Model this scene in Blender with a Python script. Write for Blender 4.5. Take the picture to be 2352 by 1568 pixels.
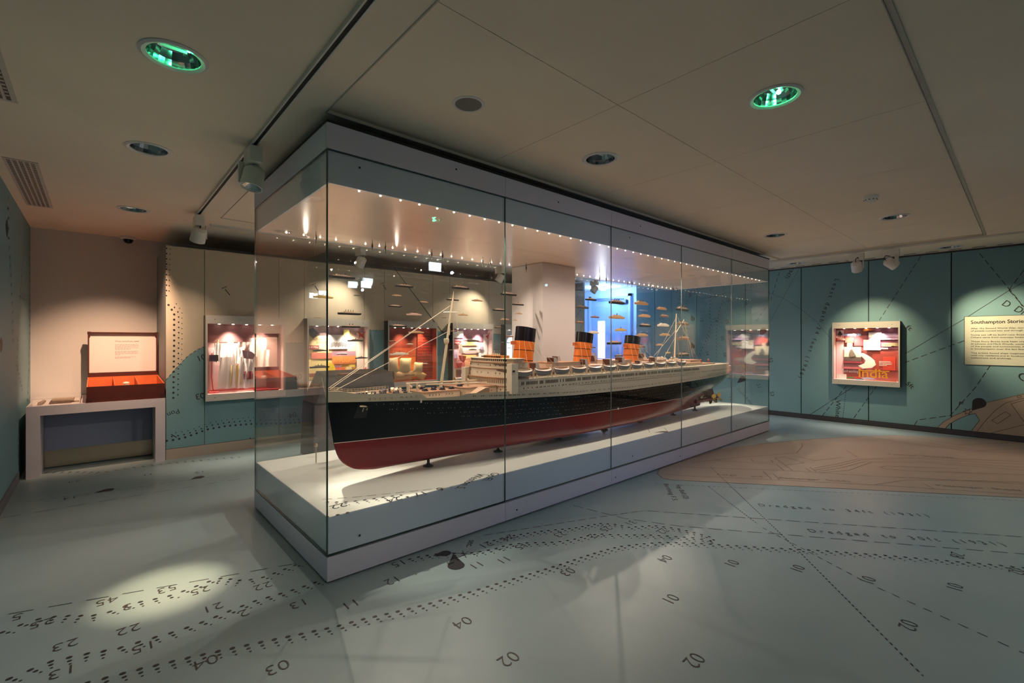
import bpy, bmesh, math, random
from mathutils import Vector, Matrix
random.seed(7)
for o in list(bpy.data.objects): bpy.data.objects.remove(o)
SC = bpy.context.scene
COL = SC.collection

# ------------------------------------------------------------------ camera
FPX, TH, CX, CY, EYE = 1063.28, 0.8403377, 1176.0, 782.2, 1.45
cam_data = bpy.data.cameras.new('camera'); cam = bpy.data.objects.new('camera', cam_data); COL.objects.link(cam)
cam_data.sensor_width = 36.0; cam_data.lens = FPX * 36.0 / 2352.0
cam_data.shift_y = (CY - 784.0) / 2352.0
cam_data.clip_start = 0.02
cam.location = (0, 0, EYE); cam.rotation_euler = (math.pi / 2, 0, TH - math.pi / 2)
SC.camera = cam

# ------------------------------------------------------------------ world, colour
w = bpy.data.worlds.new('world'); SC.world = w; w.use_nodes = True
w.node_tree.nodes['Background'].inputs[0].default_value = (0.02, 0.025, 0.03, 1)
w.node_tree.nodes['Background'].inputs[1].default_value = 0.3
SC.view_settings.view_transform = 'Standard'; SC.view_settings.look = 'None'
SC.view_settings.gamma = 1.0; SC.view_settings.use_curve_mapping = False
SC.view_settings.exposure = 0.58
try:
    SC.cycles.transparent_max_bounces = 40
    SC.cycles.max_bounces = 8
except Exception: pass

# light levels (lamps of the room, and added floods behind the viewer)
P_FLOOD = 13.0      # added floods behind the viewer, out of view
P_SPOT = 1.0       # factor on the track spots
P_CASE = 29.0      # each LED group in the canopy of the big case
P_BOX = 2.6        # factor on the story box lamps

CEIL, TRAY = 2.84, 2.86
XL, XR, YB, YF = -0.61, 9.85, 8.15, -5.6       # left wall, right wall, recess wall, wall behind the camera
YP = 7.0                                       # face of the printed partition

def ray(u, v):
    c, s, t = math.cos(TH), math.sin(TH), (u - CX) / FPX
    return Vector((c + t * s, s - t * c, (CY - v) / FPX))
def at(u, v, ax, val):
    """point where the sight line of a measured picture point meets the plane (axis, value)"""
    d = ray(u, v); o = Vector((0, 0, EYE)); return o + d * ((val - o[ax]) / d[ax])

# ------------------------------------------------------------------ materials
MATS = {}
def mat(name, col, rough=0.5, metal=0.0, noise=0.0, scale=8.0, bump=0.0, emit=None, es=0.0, spec=0.5, stretch=None):
    if name in MATS: return MATS[name]
    m = bpy.data.materials.new(name); m.use_nodes = True; nt = m.node_tree; b = nt.nodes['Principled BSDF']
    b.inputs['Base Color'].default_value = (*col, 1); b.inputs['Roughness'].default_value = rough
    b.inputs['Metallic'].default_value = metal; b.inputs['Specular IOR Level'].default_value = spec
    if noise or bump:
        tc = nt.nodes.new('ShaderNodeTexCoord'); n = nt.nodes.new('ShaderNodeTexNoise'); n.inputs['Scale'].default_value = scale
        n.inputs['Detail'].default_value = 5
        if stretch:
            mp = nt.nodes.new('ShaderNodeMapping'); mp.inputs['Scale'].default_value = stretch
            nt.links.new(tc.outputs['Object'], mp.inputs[0]); nt.links.new(mp.outputs[0], n.inputs['Vector'])
        else: nt.links.new(tc.outputs['Object'], n.inputs['Vector'])
        if noise:
            r = nt.nodes.new('ShaderNodeValToRGB')
            r.color_ramp.elements[0].color = (*[c * (1 - noise) for c in col], 1); r.color_ramp.elements[0].position = .3
            r.color_ramp.elements[1].color = (*[min(1, c * (1 + noise * .6)) for c in col], 1); r.color_ramp.elements[1].position = .7
            nt.links.new(n.outputs['Fac'], r.inputs[0]); nt.links.new(r.outputs[0], b.inputs['Base Color'])
        if bump:
            bp = nt.nodes.new('ShaderNodeBump'); bp.inputs['Strength'].default_value = bump; bp.inputs['Distance'].default_value = .004
            nt.links.new(n.outputs['Fac'], bp.inputs['Height']); nt.links.new(bp.outputs[0], b.inputs['Normal'])
    if emit:
        b.inputs['Emission Color'].default_value = (*emit, 1); b.inputs['Emission Strength'].default_value = es
    MATS[name] = m; return m
def glass_mat(name, tint=(.965, .985, .975), f0=.04, rough=0.0):
    m = bpy.data.materials.new(name); m.use_nodes = True; nt = m.node_tree; nt.nodes.clear()
    out = nt.nodes.new('ShaderNodeOutputMaterial'); mix = nt.nodes.new('ShaderNodeMixShader')
    tr = nt.nodes.new('ShaderNodeBsdfTransparent'); tr.inputs[0].default_value = (*tint, 1)
    gl = nt.nodes.new('ShaderNodeBsdfGlossy'); gl.inputs['Roughness'].default_value = rough; gl.inputs[0].default_value = (1, 1, 1, 1)
    lw = nt.nodes.new('ShaderNodeLayerWeight'); lw.inputs[0].default_value = .5
    p = nt.nodes.new('ShaderNodeMath'); p.operation = 'POWER'; p.inputs[1].default_value = 5
    k = nt.nodes.new('ShaderNodeMath'); k.operation = 'MULTIPLY_ADD'; k.inputs[1].default_value = 1 - f0; k.inputs[2].default_value = f0
    nt.links.new(lw.outputs['Facing'], p.inputs[0]); nt.links.new(p.outputs[0], k.inputs[0]); nt.links.new(k.outputs[0], mix.inputs[0])
    nt.links.new(tr.outputs[0], mix.inputs[1]); nt.links.new(gl.outputs[0], mix.inputs[2]); nt.links.new(mix.outputs[0], out.inputs[0])
    MATS[name] = m; return m
GLASS = glass_mat('case_glass', (.984, .991, .987), .027); ACRYL = glass_mat('acrylic', (.99, .993, .991), .022)
BOXGLASS = glass_mat('box_glass', (.98, .985, .98), .03)
WHITE = mat('white_paint', (.78, .78, .76), .55, noise=.04, scale=3)
CEILM = mat('ceiling_paint', (.84, .74, .61), .8, noise=.03, scale=2.5)
PANELW = mat('white_laminate', (.76, .78, .82), .35, noise=.02, scale=4)
BLACK = mat('black_gap', (.006, .006, .007), .6)
INK = mat('chart_ink', (.022, .02, .024), .55)
INKG = mat('chart_line_ink', (.07, .075, .08), .6)
GREENEDGE = mat('glass_edge', (.03, .085, .065), .12)
TEAL = mat('teal_print', (.175, .335, .375), .55, noise=.05, scale=1.5)
CREAM = mat('cream_print', (.60, .52, .40), .55, noise=.03, scale=1.2)
TAN = mat('chart_tan', (.37, .30, .245), .5, noise=.05, scale=2)
STEEL = mat('brushed_steel', (.52, .46, .36), .32, metal=.9, noise=.1, scale=20, stretch=(1, 40, 40))
DARKGR = mat('dark_grey', (.05, .05, .055), .5)
LAMPW = mat('lamp_white', (.74, .72, .68), .4)
CHROME = mat('reflector', (.55, .56, .58), .12, metal=1.0)

# floor: pale sea-green printed vinyl with scuffs
def floor_material():
    m = bpy.data.materials.new('printed_vinyl'); m.use_nodes = True; nt = m.node_tree; b = nt.nodes['Principled BSDF']
    tc = nt.nodes.new('ShaderNodeTexCoord'); n = nt.nodes.new('ShaderNodeTexNoise'); n.inputs['Scale'].default_value = .9; n.inputs['Detail'].default_value = 6
    r = nt.nodes.new('ShaderNodeValToRGB'); r.color_ramp.elements[0].color = (.235, .325, .35, 1); r.color_ramp.elements[1].color = (.30, .375, .395, 1)
    r.color_ramp.elements[0].position = .35; r.color_ramp.elements[1].position = .65
    n2 = nt.nodes.new('ShaderNodeTexNoise'); n2.inputs['Scale'].default_value = 3; n2.inputs['Detail'].default_value = 10; n2.inputs['Roughness'].default_value = .75
    mr = nt.nodes.new('ShaderNodeMapRange'); mr.inputs[3].default_value = .26; mr.inputs[4].default_value = .5
    nt.links.new(tc.outputs['Object'], n.inputs['Vector']); nt.links.new(tc.outputs['Object'], n2.inputs['Vector'])
    nt.links.new(n.outputs['Fac'], r.inputs[0]); nt.links.new(r.outputs[0], b.inputs['Base Color'])
    nt.links.new(n2.outputs['Fac'], mr.inputs[0]); nt.links.new(mr.outputs[0], b.inputs['Roughness'])
    b.inputs['Specular IOR Level'].default_value = .5
    return m
FLOORM = floor_material()

# ------------------------------------------------------------------ mesh building
ORG = {}
class MB:
    def __init__(s): s.v = []; s.f = []; s.m = []; s.cur = 0
    def _add(s, vs, fs):
        n = len(s.v); s.v += [tuple(p) for p in vs]; s.f += [tuple(i + n for i in f) for f in fs]; s.m += [s.cur] * len(fs); return s
    def box(s, x0, x1, y0, y1, z0, z1):
        return s._add([(x0, y0, z0), (x1, y0, z0), (x1, y1, z0), (x0, y1, z0), (x0, y0, z1), (x1, y0, z1), (x1, y1, z1), (x0, y1, z1)],
                      [(0, 3, 2, 1), (4, 5, 6, 7), (0, 1, 5, 4), (1, 2, 6, 5), (2, 3, 7, 6), (3, 0, 4, 7)])
    def poly(s, pts): return s._add(pts, [tuple(range(len(pts)))])
    def hexa(s, b, t):
        """eight corners: bottom loop b, top loop t"""
        n = len(b); return s._add(list(b) + list(t), [tuple(reversed(range(n))), tuple(range(n, 2 * n))] + [(i, (i + 1) % n, n + (i + 1) % n, n + i) for i in range(n)])
    def prism(s, pts, d):
        d = Vector(d); return s.hexa([Vector(p) for p in pts], [Vector(p) + d for p in pts])
    def cyl(s, p0, p1, r0, r1=None, n=10, caps=True, ry=None):
        r1 = r0 if r1 is None else r1; p0, p1 = Vector(p0), Vector(p1); a = (p1 - p0).normalized()
        u = a.orthogonal().normalized() if abs(a.z) < .9 else Vector((1, 0, 0)); u = (u - a * u.dot(a)).normalized(); w_ = a.cross(u)
        k = 1 if ry is None else ry
        A = [p0 + (u * math.cos(2 * math.pi * i / n) + w_ * (k * math.sin(2 * math.pi * i / n))) * r0 for i in range(n)]
        Bq = [p1 + (u * math.cos(2 * math.pi * i / n) + w_ * (k * math.sin(2 * math.pi * i / n))) * r1 for i in range(n)]
        fs = [(i, (i + 1) % n, n + (i + 1) % n, n + i) for i in range(n)]
        if caps: fs += [tuple(reversed(range(n))), tuple(range(n, 2 * n))]
        return s._add(A + Bq, fs)
    def tube(s, pts, r, n=5):
        for a, b in zip(pts, pts[1:]):
            if (Vector(b) - Vector(a)).length > 1e-5: s.cyl(a, b, r, n=n)
        return s
    def lathe(s, c, prof, n=20, axis=None):
        """profile [(radius, offset)] turned about axis (default z) through c"""
        c = Vector(c); a = Vector(axis or (0, 0, 1)).normalized(); u = Vector((1, 0, 0)) if abs(a.x) < .9 else Vector((0, 1, 0))
        u = (u - a * u.dot(a)).normalized(); w_ = a.cross(u); vs = []; fs = []
        for r, h in prof: vs += [c + a * h + (u * math.cos(2 * math.pi * i / n) + w_ * math.sin(2 * math.pi * i / n)) * r for i in range(n)]
        for j in range(len(prof) - 1): fs += [(j * n + i, j * n + (i + 1) % n, (j + 1) * n + (i + 1) % n, (j + 1) * n + i) for i in range(n)]
        return s._add(vs, fs)
    def sphere(s, c, r, n=10, sz=1.0):
        return s.lathe(c, [(max(1e-4, r * math.sin(math.pi * k / 6)), -r * sz * math.cos(math.pi * k / 6)) for k in range(7)], n)
    def grid(s, rows, close=False):
        n = len(rows[0]); vs = [p for r in rows for p in r]; fs = []
        for j in range(len(rows) - 1):
            for i in range(n - 1 + (1 if close else 0)): fs.append((j * n + i, j * n + (i + 1) % n, (j + 1) * n + (i + 1) % n, (j + 1) * n + i))
        return s._add(vs, fs)
    def build(s, name, mats, parent=None, smooth=False, local=False, bevel=0):
        me = bpy.data.meshes.new(name)
        off = Vector((0, 0, 0))
        if parent is not None and not local: off = ORG.get(parent.name, off)
        me.from_pydata([(p[0] - off[0], p[1] - off[1], p[2] - off[2]) for p in s.v], [], s.f); me.update()
        ms = mats if isinstance(mats, (list, tuple)) else [mats]
        for m in ms: me.materials.append(m)
        if len(ms) > 1: me.polygons.foreach_set('material_index', s.m)
        bm = bmesh.new(); bm.from_mesh(me); bmesh.ops.recalc_face_normals(bm, faces=bm.faces); bm.to_mesh(me); bm.free()
        if smooth: me.polygons.foreach_set('use_smooth', [True] * len(me.polygons)); me.set_sharp_from_angle(angle=math.radians(38))
        o = bpy.data.objects.new(name, me); COL.objects.link(o)
        if parent is not None: o.parent = parent; ORG[o.name] = ORG.get(parent.name, Vector((0, 0, 0)))
        if bevel:
            md = o.modifiers.new('bevel', 'BEVEL'); md.width = bevel; md.segments = 2; md.limit_method = 'ANGLE'
        return o
def tag(o, label=None, cat=None, group=None, kind=None):
    if label: o['label'] = label
    if cat: o['category'] = cat
    if group: o['group'] = group
    if kind: o['kind'] = kind
    return o
def thing(name, loc, label, cat, group=None, kind=None):
    o = bpy.data.objects.new(name, None); COL.objects.link(o); o.location = loc; o.empty_display_size = .1
    ORG[o.name] = Vector(loc); return tag(o, label, cat, group, kind)
def struct(name, mb, m, label=None, smooth=False):
    o = mb.build(name, m, smooth=smooth); o['kind'] = 'structure'
    if label: o['label'] = label
    return o
def dup(root, loc, label=None, rotz=None):
    r = root.copy(); COL.objects.link(r); r.location = loc
    if rotz is not None: r.rotation_euler[2] = rotz
    if label: r['label'] = label
    for ch in root.children:
        c = ch.copy(); COL.objects.link(c); c.parent = r
        for g in ch.children: d = g.copy(); COL.objects.link(d); d.parent = c
    return r
# lettering: queued, turned into flat meshes in one pass at the end
TEXTS = []
def text(s, origin, xdir, up, height, m, parent, name='lettering', width=None, spacing=1.0, align='LEFT', thick=0.0):
    TEXTS.append((s, Vector(origin), Vector(xdir).normalized(), Vector(up), height, m, parent, name, width, spacing, align, thick))
def flush_texts():
    obs = []
    for t in TEXTS:
        cu = bpy.data.curves.new('txt', 'FONT'); cu.body = t[0]; cu.size = 1.0; cu.space_character = t[9]; cu.align_x = t[10]; cu.resolution_u = 3
        cu.offset = t[11]; cu.fill_mode = 'BOTH'
        ob = bpy.data.objects.new('txt', cu); COL.objects.link(ob); obs.append(ob)
    bpy.context.view_layer.update(); dg = bpy.context.evaluated_depsgraph_get()
    for t, ob in zip(TEXTS, obs):
        me = bpy.data.meshes.new_from_object(ob.evaluated_get(dg))
        s, org, xd, up, h, m, par, nm, wd, sp, al, th = t
        if not len(me.vertices): continue
        xs = [v.co.x for v in me.vertices]; k = h / .72; kx = k
        if wd: kx = wd / max(1e-6, max(xs) - min(xs))
        x0 = min(xs) if wd else 0
        up = (up - xd * up.dot(xd)).normalized(); off = ORG.get(par.name, Vector((0, 0, 0))) if par else Vector((0, 0, 0))
        for v in me.vertices:
            v.co = org + xd * ((v.co.x - x0) * kx) + up * (v.co.y * k) - off
        me.materials.clear(); me.materials.append(m)
        for p in me.polygons: p.material_index = 0
        o = bpy.data.objects.new(nm, me); COL.objects.link(o)
        if par: o.parent = par
    for ob in obs:
        cu = ob.data; bpy.data.objects.remove(ob); bpy.data.curves.remove(cu)
def spot_lamp(name, loc, target, power, size, blend=.6, col=(1, .8, .58), rad=.03, parent=None):
    l = bpy.data.lights.new(name, 'SPOT'); l.energy = power; l.spot_size = math.radians(size); l.spot_blend = blend; l.color = col; l.shadow_soft_size = rad
    o = bpy.data.objects.new(name, l); COL.objects.link(o)
    d = Vector(target) - Vector(loc); o.rotation_euler = d.to_track_quat('-Z', 'Y').to_euler()
    if parent is not None: o.parent = parent; o.location = Vector(loc) - ORG.get(parent.name, Vector((0, 0, 0)))
    else: o.location = loc
    return o
def area_lamp(name, loc, target, power, sx, sy, col, parent=None, shape='RECTANGLE', spread=180):
    l = bpy.data.lights.new(name, 'AREA'); l.energy = power; l.shape = shape; l.size = sx; l.size_y = sy; l.color = col; l.spread = math.radians(spread)
    o = bpy.data.objects.new(name, l); COL.objects.link(o)
    d = Vector(target) - Vector(loc); o.rotation_euler = d.to_track_quat('-Z', 'Y').to_euler()
    if parent is not None: o.parent = parent; o.location = Vector(loc) - ORG.get(parent.name, Vector((0, 0, 0)))
    else: o.location = loc
    return o
def point_lamp(name, loc, power, col, rad=.02, parent=None):
    l = bpy.data.lights.new(name, 'POINT'); l.energy = power; l.color = col; l.shadow_soft_size = rad
    o = bpy.data.objects.new(name, l); COL.objects.link(o)
    if parent is not None: o.parent = parent; o.location = Vector(loc) - ORG.get(parent.name, Vector((0, 0, 0)))
    else: o.location = loc
    return o
# ------------------------------------------------------------------ room shell
floor = struct('floor', MB().box(XL - .3, 11.0, YF - .2, 9.2, -.12, 0), FLOORM, 'pale sea-green vinyl floor printed as a harbour chart')
WLAB = 'dark teal printed wall'
wall_left = struct('wall_left', MB().box(XL - .2, XL, YF, YB + .2, 0, 3.0), TEAL, 'dark teal chart-printed wall beside the desk')
wall_back = struct('wall_back', MB().box(XL, 8.9, YB, YB + .2, 0, 3.0), mat('recess_paint', (.66, .63, .60), .7, noise=.03, scale=2), 'plain pale wall behind the desk and suitcase')
struct('wall_front', MB().box(XL - .2, XR + .3, YF - .2, YF, 0, 3.0), mat('plain_wall', (.05, .07, .075), .7, noise=.03, scale=2), 'plain wall closing the room behind the viewer')  # unseen wall, coloured dark so the case glass mirrors little light
baseboard = struct('baseboard_left', MB().box(XL, XL + .012, YF, 6.93, 0, .1), mat('skirt_grey', (.16, .15, .17), .5))

# ceiling: flat soffit with round openings for the recessed lamps, a shallow panelled tray in the middle
DL = [(.28, 2.79, CEIL), (.28, 4.26, CEIL), (.285, 6.33, CEIL), (2.91, 2.22, TRAY), (2.92, .98, TRAY), (6.75, 2.26, TRAY), (6.77, 1.02, TRAY),
      (9.33, 2.78, CEIL), (9.42, .78, CEIL), (.28, 1.2, CEIL), (2.92, -1.9, CEIL), (6.77, -1.9, CEIL), (.28, -2.4, CEIL), (9.4, -2.2, CEIL)]
RH = .113
def sheet(x0, x1, y0, y1, z, holes, name, parent, m):
    bm = bmesh.new(); off = ORG.get(parent.name, Vector((0, 0, 0))) if parent else Vector((0, 0, 0))
    def loop(pts):
        vs = [bm.verts.new((p[0] - off.x, p[1] - off.y, z - off.z)) for p in pts]
        return [bm.edges.new((vs[i], vs[(i + 1) % len(vs)])) for i in range(len(vs))]
    es = loop([(x0, y0), (x1, y0), (x1, y1), (x0, y1)])
    for hx, hy in holes: es += loop([(hx + RH * math.cos(2 * math.pi * k / 28), hy + RH * math.sin(2 * math.pi * k / 28)) for k in range(28)])
    bmesh.ops.triangle_fill(bm, use_beauty=True, use_dissolve=False, edges=es)
    for f in bm.faces:
        if f.normal.z > 0: f.normal_flip()
    # give the board its thickness
    r = bmesh.ops.extrude_face_region(bm, geom=list(bm.faces))
    for e in r['geom']:
        if isinstance(e, bmesh.types.BMVert): e.co.z += .02
    bmesh.ops.recalc_face_normals(bm, faces=bm.faces)
    me = bpy.data.meshes.new(name); bm.to_mesh(me); bm.free(); me.materials.append(m)
    o = bpy.data.objects.new(name, me); COL.objects.link(o)
    if parent: o.parent = parent
    return o
ceiling = struct('ceiling', MB().box(XL - .2, 11.0, YF - .2, 9.2, 3.05, 3.15), CEILM, 'off-white ceiling with recessed lamps')
ceiling['label'] = 'off-white plasterboard ceiling with a shallow panelled tray'
TX0, TX1, TY0, TY1 = 1.04, 8.70, .40, 2.85
def hl(x0, x1, y0, y1): return [(a, b) for a, b, z in DL if x0 < a < x1 and y0 < b < y1]
for (a, b, c, d) in ((XL - .1, TX0, YF - .1, 8.4), (TX1, 10.9, YF - .1, 9.0), (TX0, TX1, YF - .1, TY0), (TX0, TX1, TY1, 9.0)):
    sheet(a, b, c, d, CEIL, hl(a, b, c, d), 'soffit_board', ceiling, CEILM)
jx = [TX0, 2.32, 3.63, 4.9, 6.16, 7.43, TX1]; jy = [TY0, 1.64, TY1]; G = .002
for i in range(6):
    for j in range(2):
        a, b, c, d = jx[i] + G, jx[i + 1] - G, jy[j] + G, jy[j + 1] - G
        sheet(a, b, c, d, TRAY, hl(a, b, c, d), 'tray_board', ceiling, CEILM)
# grey strips drawn in place of shadow gaps along the edges of both trays
gap_line = mat('tray_gap_line', (.42, .40, .37), .5)
mb = MB(); mb.box(TX0, TX1, TY0 - .028, TY0 - .012, CEIL - .006, CEIL - .0005); mb.box(TX0, TX1, TY0 - .004, TY0, CEIL - .008, TRAY)
mb.build('tray_gap_line', gap_line, ceiling)
mb = MB(); mb.box(TX1 + .0, TX1 + .006, TY0, TY1 + .2, CEIL - .006, CEIL - .0005); mb.build('tray_gap_line', gap_line, ceiling)
mb = MB(); mb.box(TX0 - .008, TX0, TY0, TY1, CEIL - .004, CEIL - .0005); mb.box(TX0, TX1, TY1, TY1 + .006, CEIL - .004, CEIL - .0005); mb.build('tray_gap_line', gap_line, ceiling)
mb = MB(); mb.box(1.04, 1.048, 4.6, 6.1, CEIL - .004, CEIL - .0005); mb.box(1.04, 8.5, 6.1, 6.108, CEIL - .004, CEIL - .0005); mb.build('tray_gap_line', gap_line, ceiling)

# ------------------------------------------------------------------ right wall: tall teal panels with gaps
wall_right = struct('wall_right', MB().box(XR + .02, XR + .2, YF, 6.43, 0, 3.0), BLACK, 'teal chart-printed panel wall at the right')
ys = [6.43, 5.92, 4.891, 3.859, 2.855, 1.833, .801, -.23, -1.26, -2.29, -3.32, -4.35, YF]
for a, b in zip(ys, ys[1:]):
    MB().box(XR, XR + .02, b + .007, a - .007, .085, 2.815).build('wall_panel', TEAL, wall_right)
MB().box(XR - .005, XR + .02, YF, 6.43, 2.815, 2.84).build('top_rail', mat('rail_dark', (.05, .05, .05), .5), wall_right)
base_r = struct('baseboard_right', MB().box(XR - .03, XR + .02, YF, 6.43, 0, .085), mat('skirt_dark', (.025, .023, .03), .45), 'dark metal vent skirting along the right wall')
for k in range(3): MB().box(XR - .034, XR - .03, YF, 6.43, .018 + .022 * k, .026 + .022 * k).build('vent_bar', mat('skirt_bar', (.10, .09, .11), .4), base_r)
# ventilation slots in the soffit along the right wall
mb0 = None
for k in range(17):
    y = 3.35 - .26 * k
    o = MB().box(9.70, 9.735, y - .075, y + .075, CEIL - .003, CEIL + .0).build('vent_slot', mat('slot_dark', (.12, .11, .1), .7), ceiling)

# ------------------------------------------------------------------ lobby with the door, lit blue
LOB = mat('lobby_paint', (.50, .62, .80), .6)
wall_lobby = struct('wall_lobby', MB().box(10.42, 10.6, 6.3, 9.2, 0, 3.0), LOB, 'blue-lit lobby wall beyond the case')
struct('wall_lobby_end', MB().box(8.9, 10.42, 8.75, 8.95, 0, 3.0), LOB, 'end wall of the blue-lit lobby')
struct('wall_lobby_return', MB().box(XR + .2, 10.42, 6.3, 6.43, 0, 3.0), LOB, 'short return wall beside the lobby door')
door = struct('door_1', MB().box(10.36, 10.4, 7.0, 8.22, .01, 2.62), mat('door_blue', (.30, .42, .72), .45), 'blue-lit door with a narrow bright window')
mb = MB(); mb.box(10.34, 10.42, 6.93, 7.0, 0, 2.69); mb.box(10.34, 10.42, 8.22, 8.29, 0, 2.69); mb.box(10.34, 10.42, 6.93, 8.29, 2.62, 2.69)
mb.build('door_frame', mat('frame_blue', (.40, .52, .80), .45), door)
p0, p1 = at(1374, 738, 0, 10.36), at(1389, 822, 0, 10.36)
MB().box(10.35, 10.36, p1.y, p0.y, p1.z, p0.z).build('window_pane', mat('lit_pane', (.9, .95, 1), .3, emit=(.85, .92, 1), es=6), door)
mb = MB(); mb.box(10.27, 10.36, 7.02, 7.3, 2.44, 2.53); mb.build('door_closer', mat('closer_grey', (.10, .12, .2), .4), door)
mb = MB(); mb.tube([(10.3, 7.1, 2.55), (10.22, 7.75, 2.58), (10.34, 8.2, 2.6)], .014, 6); mb.build('closer_arm', mat('closer_grey', (.1, .12, .2), .4), door)

# ------------------------------------------------------------------ printed partition carrying the story boxes
PX = [.62, 1.017, 1.894, 2.233, 3.141, 3.482, 4.398, 4.756, 5.668, 6.0, 6.9, 7.24, 8.56]
PTOP = 2.61
wall_part = struct('wall_partition', MB().box(.63, 8.55, YP + .02, YP + .16, 0, PTOP - .005), BLACK, 'cream and teal printed partition behind the ship case')
MB().box(.62, .66, YP + .02, YB, 0, PTOP).build('end_panel', mat('end_grey', (.22, .25, .26), .6), wall_part)
MB().box(8.54, 8.6, YP + .02, 8.75, 0, 2.83).build('end_panel', LOB, wall_part)
for a, b in zip(PX, PX[1:]): MB().box(a + .003, b - .003, YP, YP + .02, .13, PTOP).build('wall_panel', CREAM, wall_part)
MB().box(.62, 8.56, YP - .004, YP + .02, 0, .125).build('plinth_strip', mat('plinth_beige', (.42, .36, .30), .6), wall_part)
# teal sea printed over the lower part of each panel, under a dashed coast line
BN = [(.62, .97), (.70, 1.085), (.76, 1.16), (.835, 1.255), (.93, 1.33), (1.017, 1.38), (1.4, 1.405), (2.18, 1.42), (2.6, 1.5), (3.16, 1.62), (4.4, 1.62), (6.0, 1.58), (8.56, 1.6)]
def bz(x):
    for (a, za), (b, zb) in zip(BN, BN[1:]):
        if a <= x <= b: return za + (zb - za) * (x - a) / (b - a)
    return BN[-1][1]
for a, b in zip(PX, PX[1:]):
    xs = [a + .003 + (b - a - .006) * k / 10 for k in range(11)]
    top = [(x, YP - .0015, bz(x)) for x in xs]
    mb = MB(); mb.poly([(xs[0], YP - .0015, .13)] + [(xs[-1], YP - .0015, .13)] + top[::-1]); mb.build('teal_print', TEAL, wall_part)
def dashes(pts, step, on, wid, nrm, z_off=0.0):
    """ink dashes along a polyline lying in a plane of normal nrm"""
    mb = MB(); nrm = Vector(nrm).normalized(); acc = 0.0; pts = [Vector(p) for p in pts]
    for a, b in zip(pts, pts[1:]):
        L = (b - a).length
        if L < 1e-6: continue
        d = (b - a) / L; sdir = nrm.cross(d) * wid / 2; t = -acc
        while t < L:
            t0, t1 = max(0, t), min(L, t + on)
            if t1 > t0:
                p, q = a + d * t0 + nrm * z_off, a + d * t1 + nrm * z_off
                mb.poly([p - sdir, q - sdir, q + sdir, p + sdir])
            t += step
        acc = (L - (t - step)) % step
    return mb
def dots(mb, pts, step, r, nrm, off, shift=0.0, n=8, e1=None, squash=1.0):
    nrm = Vector(nrm).normalized(); pts = [Vector(p) for p in pts]; carry = shift
    for a, b in zip(pts, pts[1:]):
        L = (b - a).length
        if L < 1e-6: continue
        d = (b - a) / L; s_ = nrm.cross(d); t = carry
        while t < L:
            c = a + d * t + s_ * off + nrm * .0012
            mb.poly([c + d * (r * math.cos(2 * math.pi * k / n)) + s_ * (r * squash * math.sin(2 * math.pi * k / n)) for k in range(n)])
            t += step
        carry = t - L
    return mb
NP = (0, -1, 0); NRW = (-1, 0, 0)
dashes([(x, YP - .002, z) for x, z in BN], .055, .03, .006, NP, .001).build('dashed_line', INK, wall_part)
def PW(u, v): return at(u, v, 1, YP - .002)
# dotted coast contours on the partition
mb = MB()
colm = [PW(u, v) for u, v in ((387, 700), (393, 709), (400, 718), (400, 780), (399, 850), (398, 915))]
dots(mb, colm, .064, .012, NP, 0); dots(mb, [p + Vector((.045, 0, 0)) for p in colm], .064, .008, NP, 0, .03); dots(mb, [p + Vector((.078, 0, .02)) for p in colm[:5]], .064, .005, NP, 0)
dots(mb, [PW(383, 570), PW(382, 680)], .064, .008, NP, 0); dots(mb, [PW(391, 566), PW(388, 676)], .064, .006, NP, 0, .03)
low = [PW(u, v) for u, v in ((383, 1012), (398, 1010), (420, 1006), (448, 996), (475, 986), (520, 978), (580, 973), (640, 972), (705, 970), (760, 968))]
dots(mb, low, .062, .013, NP, 0); dots(mb, [p + Vector((.03, 0, .045)) for p in low], .062, .009, NP, 0, .02); dots(mb, [p + Vector((.05, 0, .085)) for p in low], .062, .006, NP, 0, .04)
mb.build('dotted_contour', INK, wall_part)['kind'] = 'stuff'
U180 = Vector((-1, 0, 0)); ZD = Vector((0, 0, -1))
for s, u, v, rot in (('01', 470, 812, 200), ('03', 469, 901, 190), ('04', 680, 945, 190), ('1', 397, 993, 230), ('14', 590, 998, 200), ('02', 692, 858, 190)):
    a = math.radians(rot); xd = Vector((math.cos(a), 0, math.sin(a))); up = Vector((-math.sin(a), 0, math.cos(a)))
    text(s, PW(u, v), xd, up, .075, INK, wall_part, 'printed_number')
text('Pon', PW(410, 938), Vector((-.94, 0, -.34)), Vector((.34, 0, -.94)), .06, INK, wall_part, 'lettering', spacing=1.0)
for u, v in ((521, 672), (726, 663), (882, 660)):
    p = PW(u, v); mb = MB(); dashes([p + Vector((-.06, 0, .05)), p + Vector((0, 0, .08))], 1, 1, .008, NP, .001).build('chart_mark', INK, wall_part)
    dashes([p + Vector((-.02, 0, .045)), p + Vector((.035, 0, -.03))], 1, 1, .01, NP, .001).build('chart_mark', INK, wall_part)
dashes([PW(905, 615), PW(1033, 785)], 5, 5, .012, NP, .001).build('chart_line', INKG, wall_part)
dashes([PW(1317, 735), PW(1342, 700)], .1, .05, .01, NP, .001).build('dashed_line', INK, wall_part)
for k in range(5): dashes([PW(1318 + 4 * k, 800 - 12 * k), PW(1330 + 3 * k, 785 - 14 * k)], .1, .05, .01, NP, .001).build('dashed_line', INKG, wall_part)

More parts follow.
